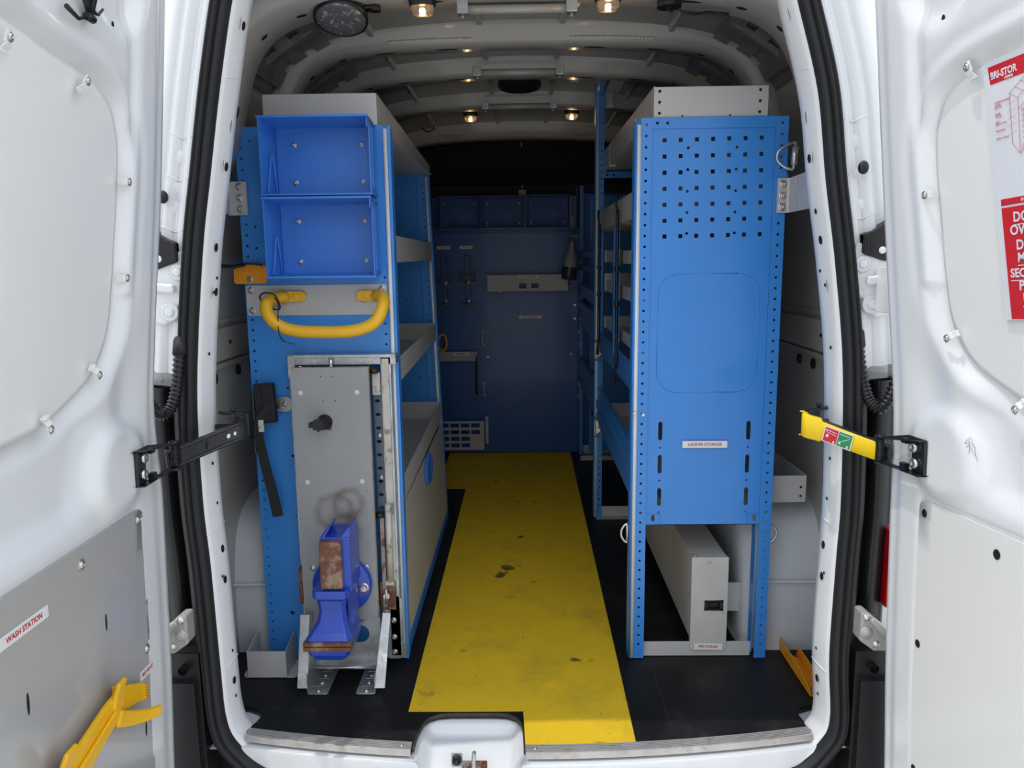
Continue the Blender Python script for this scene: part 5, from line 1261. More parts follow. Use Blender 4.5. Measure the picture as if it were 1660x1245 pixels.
b = MB(); b.box(0.585, 0.646, 0.438, 0.4445, 0.166, 0.171); b.box(0.585, 0.646, 0.438, 0.4445, 0.195, 0.200); b.box(0.585, 0.594, 0.438, 0.4445, 0.166, 0.200); b.box(0.634, 0.646, 0.438, 0.4445, 0.166, 0.200); b.box(0.590, 0.640, 0.448, 0.452, 0.166, 0.2); b.box(0.604, 0.628, 0.441, 0.449, 0.176, 0.191)
obj('paddle_latch', b, black, dp, bevel=0.001)
b = MB(); b.cyl((0.553, 0.452, 0.348), (0.553, 0.452, 0.353), 0.006, 8); b.box(0.540, 0.543, 0.448, 0.46, 0.205, 0.225); b.box(0.540, 0.543, 0.448, 0.46, 0.33, 0.352); obj('pivot', b, zinc, PB)
b = MB(); b.box(0.659, 0.741, 0.54, 0.543, 0.115, 0.217); obj('stay_plate', b, grey, PB)
label_sticker('label_sticker', frame((0.6005, 0.4375, 0.0395), (1, 0, -0.02), (0.02, 0, 1), (0, -1, 0)), 0.094, 0.0225, 'PIPE STORAGE', 0.0115, 'white label reading PIPE STORAGE at the foot of the grey pipe box door', xs=0.86, bold=0.0003)

# short shelf tray outside the rack over the wheel arch
b = MB(); tray_box(b, 0.800, 0.919, 0.500, 0.83, 0.513, 0.604); t_ = obj('side_tray', b, grey, bevel=0.0008, seg=1); tag(t_, 'short grey steel tray behind the right rack above the wheel arch', 'tray')
b = MB()
for z in (0.565, 0.535): b.disc((0.902, 0.4985, z), (1, 0, 0), (0, 0, 1), 0.0045, 0.004, 10)
obj('punched_hole', b, hole, t_)

# orange-yellow angle bracket on the floor at the right
b = MB()
b.prism([V((0.851, y, z)) for y, z in ((0.540, 0.003), (0.545, 0.05), (0.52, 0.058), (0.46, 0.045), (0.33, 0.045), (0.23, 0.030), (0.203, 0.015), (0.203, 0.003))], (0.003, 0, 0))
b.prism([V((x, y, 0.0012)) for x, y in ((0.854, 0.46), (0.875, 0.455), (0.895, 0.425), (0.900, 0.30), (0.903, 0.225), (0.893, 0.203), (0.854, 0.203))], (0, 0, 0.003))
b.prism([V((x, y, z)) for x, y, z in ((0.893, 0.44, 0.004), (0.893, 0.215, 0.004), (0.893, 0.23, 0.03), (0.893, 0.32, 0.042), (0.893, 0.43, 0.045))], (0.003, 0, 0))
yb_ = obj('floor_bracket', b, orange, bevel=0.001, seg=1); tag(yb_, 'orange-yellow folded angle bracket screwed to the floor by the right pillar', 'bracket')
screw(yb_, (0.875, 0.235, 0.0042), (0, 0, 1), 0.009)

# ================================================================== FLOOR: mat, treads, latch
matp = [(-0.512, 3.155), (-0.508, 2.335), (-0.343, 2.335), (-0.350, 0.132), (-0.012, 0.132), (-0.006, Yf(0.0)+0.034), (0.10, Yf(0.1)+0.034), (0.20, Yf(0.2)+0.036), (0.297, Yf(0.3)+0.036), (0.309, 3.155)]
mt = plate('floor_mat', matp, [], 0.0028, XY(0.0030), matyel); tag(mt, 'long yellow anti-slip floor mat with dark scuffs down the gangway', 'mat')
groove = mat('shaded_tread_groove', (0.07, 0.065, 0.06), 0.6, metal=0.3, var=0.4, vscale=30)  # groove shade painted as a dark colour so the ribs read
def tread(x0, x1, lab):
    b = MB(); n = 40; rows = []
    prof = []
    for k in range(5):
        y = 0.0335-k*0.0065; prof += [(y, 0.0030), (y-0.0003, 0.0056), (y-0.0035, 0.0056), (y-0.0038, 0.0030)]
    prof = [(0.0345, 0.0005)]+prof+[(0.0012, 0.0050), (-0.0025, 0.0040), (-0.0025, -0.014), (0.0005, -0.014), (0.0005, -0.001)]
    for i in range(n+1):
        x = x0+(x1-x0)*i/n; yb0 = Yf(x)
        rows.append([V((x, yb0+dy, z)) for dy, z in prof])
    b.grid(rows, 0, False); w_ = len(prof)-1
    for f_ in range(len(b.f)):
        j_ = f_ % w_
        if 1 <= j_ <= 20 and (j_-1) % 4 in (3, 0): b.m[f_] = 1
    b.add(rows[0], [list(range(len(prof)))]); b.add(rows[-1], [list(range(len(prof)))])
    o = obj('tread_strip', b, [alu, groove]); tag(o, lab, 'tread strip'); return o
tl = tread(-0.790, -0.318, 'ribbed aluminium edge strip on the sill left of the latch pocket')
tr = tread(-0.006, 0.790, 'ribbed aluminium edge strip on the sill right of the latch pocket')
for o_, xx in ((tl, -0.345), (tr, 0.02)): screw(o_, (xx, Yf(xx)+0.017, 0.0050), (0, 0, 1), 0.0042)
b = MB(); b.box(-0.211, -0.180, -0.018, -0.0165, -0.070, -0.028)
LP = obj('latch_striker', b, galv, bevel=0.001); tag(LP, 'grimy steel latch striker in the white sill pocket', 'latch')
b = MB(); b.lathe((-0.1955, -0.018, -0.047), (0, -1, 0), [(0.013, 0), (0.013, 0.010), (0.009, 0.010), (0.008, 0.004), (0, 0.004)], 20); obj('buffer', b, black, LP)
b = MB(); b.box(-0.182, -0.112, -0.023, -0.016, -0.085, -0.052); b.cyl((-0.165, -0.024, -0.06), (-0.165, -0.030, -0.06), 0.007, 8); b.cyl((-0.120, -0.024, -0.06), (-0.120, -0.030, -0.06), 0.007, 8); obj('striker_plate', b, rusty_g, LP, bevel=0.001)
b = MB(); b.tube(smooth_path([(-0.147, -0.010, -0.085), (-0.147, -0.048, -0.080), (-0.147, -0.053, -0.045), (-0.147, -0.038, -0.018), (-0.147, -0.018, -0.028)], 5), 0.0058, 10); obj('striker_loop', b, galv, LP)

# ================================================================== BULKHEAD FITTINGS
def far_bin(x0, x1, z0, z1, lab, dusty=True):
    y0, y1 = 3.005, 3.115; b = MB(); t = 0.003
    b.box(x0, x1, y1-t, y1, z0, z1); b.box(x0, x1, y0, y1, z0, z0+t); b.box(x0, x1, y0, y1, z1-t, z1); b.box(x0, x0+t, y0, y1, z0, z1); b.box(x1-t, x1, y0, y1, z0, z1)
    b.box(x0-0.003, x1+0.003, y0-0.004, y0, z1-0.008, z1); b.box(x0-0.002, x0+0.004, y0-0.003, y0, z0, z1); b.box(x1-0.004, x1+0.002, y0-0.003, y0, z0, z1)
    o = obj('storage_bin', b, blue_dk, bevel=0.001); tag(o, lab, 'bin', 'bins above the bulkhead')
    for x in (x0+0.03, x1-0.03):
        for z in (z0+0.03, z1-0.04): screw(o, (x, y1-t, z), (0, -1, 0), 0.006)
far_bin(-0.535, -0.276, 1.503, 1.699, 'dusty blue bin above the bulkhead, leftmost of three')
far_bin(-0.260, 0.010, 1.503, 1.699, 'dusty blue bin above the bulkhead, middle of three')
far_bin(0.024, 0.296, 1.505, 1.702, 'dusty blue bin above the bulkhead, rightmost of three')
b = MB(); b.box(-0.58, 0.345, 3.115, 3.168, 1.480, 1.498); b.box(-0.58, 0.345, 3.118, 3.122, 1.498, 1.70); b.box(-0.58, 0.345, 3.00, 3.12, 1.492, 1.500)
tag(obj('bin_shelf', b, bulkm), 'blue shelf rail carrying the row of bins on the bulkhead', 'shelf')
b = MB(); b.box(0.304, 0.326, 3.10, 3.115, 1.50, 1.57); b.box(0.302, 0.306, 3.02, 3.115, 1.50, 1.69)
tag(obj('end_stop', b, grey), 'small grey plate at the right end of the bin row', 'bracket')
# grey charger tray
b = MB()
CT = thing('charger_tray', 'grey steel tray across the blue bulkhead labelled BATTERY CHARGERS', 'tray', (0.035, 3.11, 1.10))
plate('tray_front', rect(-0.228, 1.106, 0.285, 1.205), [rect(-0.027, 1.118, 0.021, 1.149), rect(0.052, 1.119, 0.099, 1.151)], 0.003, XZ(3.05), grey, CT)
b = MB(); b.box(-0.228, 0.285, 3.05, 3.168, 1.100, 1.106); b.box(-0.231, -0.228, 3.05, 3.168, 1.10, 1.205); b.box(0.285, 0.288, 3.05, 3.168, 1.10, 1.205); obj('tray_base', b, grey, CT)
for x, z, n in ((-0.238, 1.195, 0), (-0.238, 1.135, 0), (-0.15, 1.103, 1), (0.17, 1.108, 1), (0.295, 1.13, 0)): screw(CT, (x, 3.055 if n else 3.165, z), (0, -1, 0), 0.009)
label_sticker('label_sticker', frame((0.033, 3.048, 1.192), (1, 0, -0.01), (0.01, 0, 1), (0, -1, 0)), 0.130, 0.019, 'BATTERY CHARGERS', 0.0100, 'white label reading BATTERY CHARGERS on the grey bulkhead tray', xs=0.98)
label_sticker('label_sticker', XZ(3.167) @ Matrix.Translation((0.046, 0.924, 0)), 0.152, 0.020, 'STEP LADDER STORAGE', 0.0105, 'white label reading STEP LADDER STORAGE in the middle of the blue bulkhead', xs=0.95)
label_sticker('label_sticker', XZ(3.167) @ Matrix.Translation((-0.372, 1.384, 0)), 0.085, 0.020, 'GAS BOTTLE', 0.0105, 'small GAS BOTTLE label above the right wire holder on the bulkhead', xs=0.88)
label_sticker('label_sticker', XZ(3.167) @ Matrix.Translation((-0.520, 1.384, 0)), 0.085, 0.020, 'GAS BOTTLE', 0.0105, 'small GAS BOTTLE label above the left wire holder on the bulkhead', xs=0.88)
# wire bottle holders
for dx, lab in ((0.0, 'dull wire can holder on the blue bulkhead, right one of the pair'), (-0.1525, 'dull wire can holder on the blue bulkhead, left one beside the rack')):
    x = -0.365+dx; b = MB(); r = 0.0022
    for s in (-0.018, 0.018): b.cyl((x+s, 3.14, 1.335), (x+s+0.006, 3.14, 1.005), r, 6)
    b.cyl((x-0.018, 3.14, 1.335), (x+0.018, 3.14, 1.335), r, 6)
    for z in (1.208, 1.170): b.tube([(x-0.055, 3.09, z), (x+0.055, 3.09, z), (x+0.055, 3.15, z), (x-0.055, 3.15, z)], r, 6, closed=True)
    for s in (-0.055, -0.036, 0.036, 0.055): b.cyl((x+s, 3.09, 1.208 if abs(s) > 0.04 else 1.245), (x+s, 3.09, 1.170), r, 6)
    b.cyl((x-0.042, 3.12, 1.018), (x+0.055, 3.12, 1.018), 0.003, 6)
    for s in (-0.015, 0.006, 0.02): b.cyl((x+s, 3.12, 1.018), (x+s, 3.12, 0.985), r, 6)
    o = obj('wire_holder', b, wire_dk); tag(o, lab, 'holder', 'wire holders on the bulkhead')
    for z in (1.155, 1.035):
        screw(o, (x+0.004, 3.165, z), (0, -1, 0), 0.013)
# tie loops
for x, z, lab in ((-0.274, 0.782, 'upper left'), (-0.270, 0.437, 'lower left'), (0.371, 0.782, 'upper right'), (0.371, 0.430, 'lower right')):
    b = MB(); b.cyl((x, 3.125, z-0.032), (x, 3.125, z+0.032), 0.0042, 8)
    for s in (-1, 1): b.tube([(x, 3.125, z+s*0.030), (x, 3.14, z+s*0.037), (x, 3.162, z+s*0.040)], 0.004, 8)
    o = obj('tie_loop', b, silver); tag(o, 'bright steel tie loop on the bulkhead, %s of four' % lab, 'tie loop', 'tie loops on the bulkhead')
    for s in (-1, 1): screw(o, (x, 3.167 if x < 0.3 else 3.15, z+s*0.040), (0, -1, 0), 0.010)
# clipboard-like grey shelf with strap
b = MB(); b.box(-0.56, -0.316, 3.085, 3.168, 0.645, 0.648)
b.hexa([V((-0.56, 3.085, 0.648)), V((-0.322, 3.085, 0.648)), V((-0.322, 3.088, 0.648)), V((-0.56, 3.088, 0.648))], [V((-0.56, 3.12, 0.702)), V((-0.306, 3.12, 0.702)), V((-0.306, 3.123, 0.702)), V((-0.56, 3.123, 0.702))])
gsf = obj('angled_ledge', b, grey); tag(gsf, 'grey steel ledge low on the blue bulkhead at the left', 'shelf')
label_sticker('label_sticker', frame((-0.415, 3.100, 0.6895), (1, 0, -0.01), (0, 0.4, 0.85), (0, -0.85, 0.4)), 0.108, 0.026, 'GAS DETECTOR\nSTORAGE', 0.0092, 'two-line white label reading GAS DETECTOR STORAGE on the grey ledge', xs=0.98)
b = MB(); b.box(-0.325, -0.311, 3.125, 3.130, 0.42, 0.69); b.box(-0.326, -0.310, 3.12, 3.131, 0.41, 0.44)
tag(obj('hanging_strap', b, webbing), 'narrow black strap hanging from the end of the grey ledge', 'strap')
# grid holder
gh = []
for i in range(4):
    for j in range(4): gh.append(rect(-0.535+0.0700*i-0.0345+0.001*j, 0.191-0.046*j, -0.535+0.07*i+0.0235+0.001*j, 0.219-0.046*j))
gh = [h for h in gh if h[1][0] < -0.30]
gp_ = plate('grid_holder', rect(-0.590, 0.036, -0.272, 0.234), gh, 0.003, XZ(3.105), grey); tag(gp_, 'grey steel holder with rectangular cut-outs at the foot of the bulkhead', 'holder')
b = MB(); b.box(-0.590, -0.272, 3.108, 3.168, 0.036, 0.040); b.box(-0.264, -0.244, 3.13, 3.134, 0.073, 0.262); b.box(-0.274, -0.272, 3.108, 3.168, 0.036, 0.234); obj('flange', b, grey, gp_)
b = MB(); b.tube([V((-0.538+0.028*math.cos(a*PI/10), 3.11, 0.765+0.055*math.sin(a*PI/10))) for a in range(20)], 0.0085, 8, closed=True)
tag(obj('cable_coil', b, yellow), 'yellow looped cable half hidden by the left rack at the bulkhead', 'cable')
# spray bottle
SB = thing('spray_bottle', 'milky spray bottle half full of dark liquid hanging by the bulkhead', 'bottle', (0.295, 2.9, 1.17))
b = MB(); b.lathe((0.283, 2.9, 1.175), (0.10, 0, 1), [(0, 0), (0.042, 0.0), (0.047, 0.006), (0.0455, 0.07), (0.0445, 0.078)], 24); obj('liquid', b, amberl, SB)
b = MB(); b.lathe((0.283, 2.9, 1.175), (0.10, 0, 1), [(0.0445, 0.078), (0.043, 0.11), (0.036, 0.145), (0.024, 0.175), (0.016, 0.205), (0.013, 0.23)], 24); obj('body', b, bottlem, SB)
b = MB(); b.lathe((0.306, 2.9, 1.405), (0.10, 0, 1), [(0.015, 0), (0.016, 0.02), (0.010, 0.025)], 14); b.box(0.285, 0.345, 2.89, 2.91, 1.432, 1.452); b.tube([(0.318, 2.9, 1.435), (0.338, 2.9, 1.42), (0.345, 2.9, 1.39)], 0.005, 6); obj('trigger_head', b, trigger, SB, bevel=0.003)
# brass tag
b = MB(); b.box(-0.024, 0.022, 3.10, 3.103, 1.708, 1.740); b.cyl((0.0, 3.10, 1.76), (0.0, 3.092, 1.76), 0.007, 10); b.cyl((0.0, 3.10, 1.745), (0.0, 3.10, 1.775), 0.002, 6)
tag(obj('padlock_tag', b, brass), 'small brass coloured tag above the middle bulkhead bin', 'tag')

# cargo net in the gap above the bulkhead
b = MB(); nx, nz = 58, 17
def npt(i, j):
    u = i/nx; x = -0.62+1.10*u; zt = 2.012-0.030*abs(2*u-1)**1.2-0.008*abs(math.sin(u*9.4)); zb_ = 1.768+0.006*math.sin(u*7)
    z = zt+(zb_-zt)*j/nz; return V((x+0.006*math.sin(j*0.8+i*0.1), 3.02+0.02*math.sin(i*0.5)*math.sin(PI*j/nz), z))
for i in range(nx+1): b.tube([npt(i, j) for j in range(nz+1)], 0.0013, 4)
for j in range(nz+1): b.tube([npt(i, j) for i in range(nx+1)], 0.0013 if j else 0.005, 4)
tag(obj('cargo_net', b, netm), 'black mesh cargo net hung in the gap above the bulkhead bins', 'net')
b = MB(); b.box(-0.008, 0.003, 2.955, 2.965, 1.985, 2.012); tag(obj('net_hook', b, brass), 'small pale hook holding the middle of the cargo net', 'hook')

# ================================================================== ROOF FITTINGS
def roof_lamp(x, y, z, lab, power):
    T = thing('roof_lamp', lab, 'lamp', (x, y, z), 'oval roof lamps')
    b = MB(); n = 28; rows = []
    for (k, h) in ((1.0, 0.0), (1.05, -0.004), (1.02, -0.016), (0.92, -0.020)):
        rows.append([V((x+0.036*k*math.copysign(abs(math.cos(2*PI*i/n))**0.6, math.cos(2*PI*i/n)), y+0.026*k*math.copysign(abs(math.sin(2*PI*i/n))**0.6, math.sin(2*PI*i/n)), z+h)) for i in range(n)])
    b.grid(rows, 0, True, closed=True); b.add(rows[0], [list(range(n))]); b.add(rows[-1], [list(range(n))])
    obj('lamp_base', b, black, T)
    b = MB(); rows = []
    for (k, h) in ((0.88, -0.019), (0.86, -0.030), (0.74, -0.040), (0.45, -0.044), (0.02, -0.045)):
        rows.append([V((x+0.036*k*math.copysign(abs(math.cos(2*PI*i/n))**0.6, math.cos(2*PI*i/n)), y+0.026*k*math.copysign(abs(math.sin(2*PI*i/n))**0.6, math.sin(2*PI*i/n)), z+h+0.0008*(i % 2))) for i in range(n)])
    b.grid(rows, 0, True, closed=True); obj('lens', b, lens_g, T, label='clear ribbed lens')
    b = MB(); b.lathe((x-0.008, y, z-0.029), (1, 0, 0), [(0, 0), (0.0045, 0.002), (0.0055, 0.008), (0.0045, 0.014), (0, 0.016)], 10); obj('bulb', b, filam, T, label='glowing warm bulb')
    ld = bpy.data.lights.new('lamp_light', 'POINT'); lo = bpy.data.objects.new('lamp_light', ld); COL.objects.link(lo)
    lo.parent = T; lo.location = (0, 0, -0.052); ld.energy = power; ld.color = (1.0, 0.66, 0.36); ld.shadow_soft_size = 0.02
roof_lamp(-0.275, 0.355, 2.034, 'oval roof lamp with a warm bulb, near left', 0.10)
roof_lamp(0.243, 0.345, 2.034, 'oval roof lamp with a warm bulb, near right', 0.10)
roof_lamp(-0.262, 2.17, 2.050, 'oval roof lamp with a warm bulb, far left', 0.10)
roof_lamp(0.255, 2.15, 2.050, 'oval roof lamp with a warm bulb, far right', 0.10)

# round work lamp under the header
WL = thing('work_lamp', 'large round black work lamp with ribbed glass under the roof header', 'lamp', (-0.52, 0.47, 2.0))
ax = V((0.02, -0.40, -1)).normalized(); c0 = V((-0.508, 0.376, 2.024))
b = MB(); b.lathe(c0, ax, [(0, 0), (0.060, 0.0), (0.068, 0.010), (0.075, 0.030), (0.0765, 0.040), (0.070, 0.044)], 40)
for i in range(24):
    a = 2*PI*i/24; u = ax.orthogonal().normalized(); w = ax.cross(u); q = c0+(u*math.cos(a)+w*math.sin(a))*0.072
    b.cyl(q+ax*0.002, q+ax*0.026, 0.003, 6)
obj('housing', b, black, WL)
b = MB(); b.lathe(c0+ax*0.041, ax, [(0.0705, 0.0), (0.068, 0.003), (0.04, 0.005), (0, 0.006)], 40); obj('glass', b, led_gl, WL, label='ribbed clear lamp glass')
b = MB(); b.box(-0.450, -0.410, 0.35, 0.39, 2.012, 2.020); b.cyl((-0.412, 0.37, 2.008), (-0.412, 0.37, 2.024), 0.017, 14); obj('mounting_ear', b, black, WL, bevel=0.003)
b = MB(); b.cyl((0.416, 0.36, 2.030), (0.416, 0.36, 2.002), 0.034, 20); b.tube(smooth_path([(0.416, 0.35, 2.004), (0.411, 0.35, 1.992), (0.421, 0.35, 1.986), (0.427, 0.35, 1.998)], 4), 0.0025, 6)
wl2 = obj('cable_gland', b, black, bevel=0.004); tag(wl2, 'round black fitting under the roof header at the right', 'fitting')
b = MB(); b.tube(smooth_path([(0.435, 0.37, 2.012), (0.455, 0.375, 1.996), (0.49, 0.38, 1.990), (0.53, 0.385, 1.996), (0.59, 0.39, 1.992)], 6), 0.0035, 8); obj('cable', b, black, wl2)

# tubes across the roof with end clamps
for (y, z, lab) in ((0.40, 2.018, 'near'), (1.10, 2.004, 'middle'), (1.74, 2.000, 'far')):
    b = MB(); b.cyl((-0.165, y, z), (0.145, y, z), 0.0125, 16)
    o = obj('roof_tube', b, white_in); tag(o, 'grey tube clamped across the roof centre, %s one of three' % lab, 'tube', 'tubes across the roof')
    for s in (-1, 1):
        x = -0.165 if s < 0 else 0.145
        b = MB(); b.box(x-0.016, x+0.016, y-0.017, y+0.017, z-0.014, z+0.020); b.cyl((x, y, z-0.014), (x, y, z-0.024), 0.005, 8); obj('clamp', b, galv, o, bevel=0.003)
# roof vent
b = MB(); n = 40; rows = []
for (k, h) in ((1.0, 0.0), (1.0, -0.016), (0.93, -0.024), (0.84, -0.020), (0.80, 0.0)):
    rows.append([V((-0.008+0.098*k*math.cos(2*PI*i/n), 1.72+0.13*k*math.sin(2*PI*i/n), 2.098+h)) for i in range(n)])
b.grid(rows, 0, True, closed=True); b.add(rows[-1], [list(range(n))])
tag(obj('roof_vent', b, hole), 'dark oval vent in the middle of the van roof', 'vent')
# loose wires by the far roof corner
b = MB(); b.tube(smooth_path([(-0.545, 2.72, 1.965), (-0.555, 2.70, 1.935), (-0.520, 2.70, 1.925), (-0.50, 2.70, 1.950), (-0.47, 2.70, 1.955)], 5), 0.0035, 6); b.tube(smooth_path([(-0.52, 2.2, 1.985), (-0.49, 2.2, 1.965), (-0.46, 2.2, 1.975), (-0.455, 2.2, 2.0)], 5), 0.0035, 6)
tag(obj('loose_wire', b, black), 'loose black wires hanging by the far left roof corner', 'wire')
for x in (-0.42, 0.36):
    obj('lettering', None, redink, bpy.data.objects['trim_5'], me=text_mesh('DO NOT DRILL IN THIS AREA\nCURTAIN AIR BAG', 0.011, XZ(2.785) @ Matrix.Translation((x, 2.027, 0)), bold=0.0002))

# ================================================================== CHECK STRAPS AND HINGES
def check_strap(side, lab):
    T = thing('check_strap', lab, 'door check', (side*0.84, -0.15, 0.84))
    mirror_x = (lambda p: V((p[0], p[1], p[2])))
    if side < 0:
        A = [(-0.868, -0.145, 0.843), (-0.845, -0.110, 0.848), (-0.812, -0.062, 0.858), (-0.770, -0.015, 0.872), (-0.745, 0.008, 0.880), (-0.735, 0.026, 0.885), (-0.738, 0.044, 0.888), (-0.752, 0.054, 0.890), (-0.775, 0.056, 0.892)]
        wd = (0.050, 0.048)
    else:
        A = [(0.872, -0.150, 0.845), (0.852, -0.120, 0.848), (0.815, -0.065, 0.857), (0.778, -0.020, 0.868), (0.750, 0.000, 0.877), (0.738, 0.012, 0.881), (0.737, 0.030, 0.885), (0.75, 0.045, 0.888), (0.775, 0.055, 0.89)]
        wd = (0.050, 0.060)
    b = MB(); swept(b, A, (0, 0, 1), wd, 0.012, n=5)
    arm = obj('arm', b, blackm, T, bevel=0.0035, seg=2)
    b = MB()
    for dz in (0.020, -0.020): b.tube([V(p)+V((side*-0.004, -0.005, dz*(1 if i < 6 else 0.9))) for i, p in enumerate(A[:7])], 0.0042, 8)
    obj('edge_ridges', b, blackm, arm)
    b = MB(); b.tube(smooth_path([V(p)+V((0, 0, 0.026)) for p in A[5:]]+[V((side*0.80, 0.058, 0.918)), V((side*0.815, 0.06, 0.92))], 4), 0.005, 8)
    b.cyl((side*0.775, 0.056, 0.86), (side*0.775, 0.056, 0.928), 0.0045, 10); b.box(side*0.765, side*0.825, 0.05, 0.062, 0.862, 0.888); b.cyl((side*0.775, 0.056, 0.925), (side*0.775, 0.056, 0.930), 0.008, 10)
    obj('pivot', b, blackm, T)
    # bracket on the door face
    s1 = 0.150 if side < 0 else 0.155
    def q(s, z, d): return DP(side, s, z, d)
    b = MB(); t = 0.003; zl, zh = 0.832, 0.908
    b.hexa([q(s1, zl, 0.016), q(s1-0.042, zl, 0.016), q(s1-0.042, zh, 0.016), q(s1, zh, 0.016)], [q(s1, zl, 0.020), q(s1-0.042, zl, 0.020), q(s1-0.042, zh, 0.020), q(s1, zh, 0.020)])
    b.hexa([q(s1+0.002, zl, 0.016), q(s1-0.001, zl, 0.016), q(s1-0.001, zh, 0.016), q(s1+0.002, zh, 0.016)], [q(s1+0.002, zl, 0.024), q(s1-0.001, zl, 0.024), q(s1-0.001, zh, 0.024), q(s1+0.002, zh, 0.024)])
    s2 = -0.035 if side < 0 else 0.0
    for z_, zz_ in ((zl, zl-0.003), (zh, zh+0.003)):
        zc = 0.825 if z_ == zl else 0.882
        b.hexa([q(s1, z_, 0.016), q(s1-0.06, z_, 0.016), q(s2, zc, 0.012), q(s2, zc, 0.030)], [q(s1, zz_, 0.016), q(s1-0.06, zz_, 0.016), q(s2, zc+0.003, 0.012), q(s2, zc+0.003, 0.030)])
        b.hexa([q(s1, z_, 0.016), q(s1, z_, 0.036), q(s2, zc, 0.032), q(s2, zc, 0.014)], [q(s1, zz_, 0.016), q(s1, zz_, 0.036), q(s2, zc+0.003, 0.032), q(s2, zc+0.003, 0.014)])
    br = obj('door_bracket', b, blackm, T, bevel=0.0012)
    nrm = (q(0.1, 0.87, 0.03)-q(0.1, 0.87, 0.0)).normalized()
    for zz_, sx in ((0.889, 0.122), (0.852, 0.126)):
        b = MB(); b.lathe(q(sx, zz_, 0.020), nrm, [(0, 0), (0.0125, 0), (0.0125, 0.006), (0.010, 0.009), (0.006, 0.010), (0.004, 0.007), (0, 0.007)], 18); obj('bolt', b, chrome, br)
    # return spring on its pin
    pa, pz = q(s2+0.006, 0.825, 0.022), q(s2+0.006, 0.885, 0.022)
    hx = []
    for i in range(14*10+1):
        t_ = i/(14*10); a = 2*PI*14*t_; hx.append(pa+(pz-pa)*(0.06+0.88*t_)+V((math.cos(a), math.sin(a), 0))*0.0095)
    b = MB(); b.tube(hx, 0.0016, 5); obj('spring', b, blackm, T)
    b = MB(); b.cyl(pa-V((0, 0, 0.006)), pz+V((0, 0, 0.006)), 0.006, 10); b.cyl(pz, pz+V((0, 0, 0.006)), 0.013, 12); b.cyl(pa-V((0, 0, 0.006)), pa, 0.013, 12)
    b.box(pa.x-0.008, pa.x+0.008, pa.y+0.008, pa.y+0.020, pa.z, pz.z)
    obj('spring_pin', b, blackm, T)
    for sx in (s1-0.052, s1-0.062):
        pass
    b = MB(); fq = DF(side, s1-0.058, 0.838, 0.02); b.prism([fq @ V(p) for p in ((-0.009, -0.008, 0), (0.009, -0.008, 0), (0.009, 0.009, 0), (-0.009, 0.009, 0))], fq.to_3x3() @ V((0, 0, 0.012))); obj('stop_block', b, black, T); b = MB()
    fq = DF(side, s1-0.055, 0.899, 0.02); b.prism([fq @ V(p) for p in ((-0.009, -0.005, 0), (0.009, -0.005, 0), (0.009, 0.006, 0), (-0.009, 0.006, 0))], fq.to_3x3() @ V((0, 0, 0.012)))
    obj('stop_block', b, black, T)
    if side < 0:
        b = MB(); 
        for (f_, r1, r2, m_) in ((0.62, 0.006, 0.005, 1), (0.72, 0.005, 0.004, 1), (0.42, 0.011, 0.0035, 0)):
            i = f_*5; a_, c_ = V(A[int(i)]), V(A[int(i)+1]); p = a_+(c_-a_)*(i-int(i)); tdir = (c_-a_).normalized(); nn = tdir.cross(V((0, 0, 1))).normalized()
            if nn.y > 0: nn = -nn
            b.disc(p+nn*0.0066, V((0, 0, 1)), tdir, r1, r2, 12, m_)
        obj('rivet', b, [hole, silver], arm)
    else:
        # yellow plastic cover over the free end with its pictogram label
        C_ = [(0.853, -0.123, 0.8465), (0.815, -0.070, 0.856), (0.778, -0.026, 0.867), (0.752, -0.006, 0.876), (0.731, 0.003, 0.881), (0.722, 0.014, 0.884), (0.726, 0.028, 0.887)]
        b = MB(); P = smooth_path([V(p)+V((-0.003, -0.008, 0)) for p in C_], 6); rows = []
        for i, p in enumerate(P):
            f_ = i/(len(P)-1); tt = (P[min(i+1, len(P)-1)]-P[max(i-1, 0)]).normalized(); nn = tt.cross(V((0, 0, 1))).normalized()
            if nn.dot(V((-0.3, -1, 0))) < 0: nn = -nn
            hh = 0.022+0.0030*f_; top = 0.0
            if f_ > 0.46: hh += 0.006
            th = 0.003 if f_ < 0.46 else 0.010
            r_ = [p+V((0, 0, hh))-nn*th, p+V((0, 0, hh))+nn*0.001, p+V((0, 0, hh-0.003))+nn*0.004, p-V((0, 0, hh-0.003))+nn*0.004, p-V((0, 0, hh))+nn*0.001, p-V((0, 0, hh))-nn*th]
            rows.append(r_)
        b.grid(rows, 0, True); b.add(rows[0], [list(range(6))])
        cv = obj('cover', b, yellows, T, solid=0.0015, soff=0, label='bright yellow plastic cover')
        # label 2 cells
        p0 = V((0.8175, -0.0790, 0.8545)); p1 = V((0.7600, -0.0200, 0.8715)); u = (p0-p1).normalized(); up = V((0, 0, 1)); up = (up-u*up.dot(u)).normalized(); nn = u.cross(up).normalized()
        if nn.y > 0: nn = -nn
        o_ = (p0+p1)/2+nn*0.0105; M_ = frame(o_, u, up, nn)
        lb = plate('pictogram_label', rrect(-0.037, -0.0205, 0.037, 0.0205, 0.002), [], 0.0012, M_, posterw, cv)
        plate('red_cell', rect(-0.0345, -0.018, -0.001, 0.018), [], 0.0004, M_ @ Matrix.Translation((0, 0, 0.0006)), redpr, lb)
        plate('green_cell', rect(0.001, -0.018, 0.0345, 0.018), [], 0.0004, M_ @ Matrix.Translation((0, 0, 0.0006)), green, lb)
        b = MB()
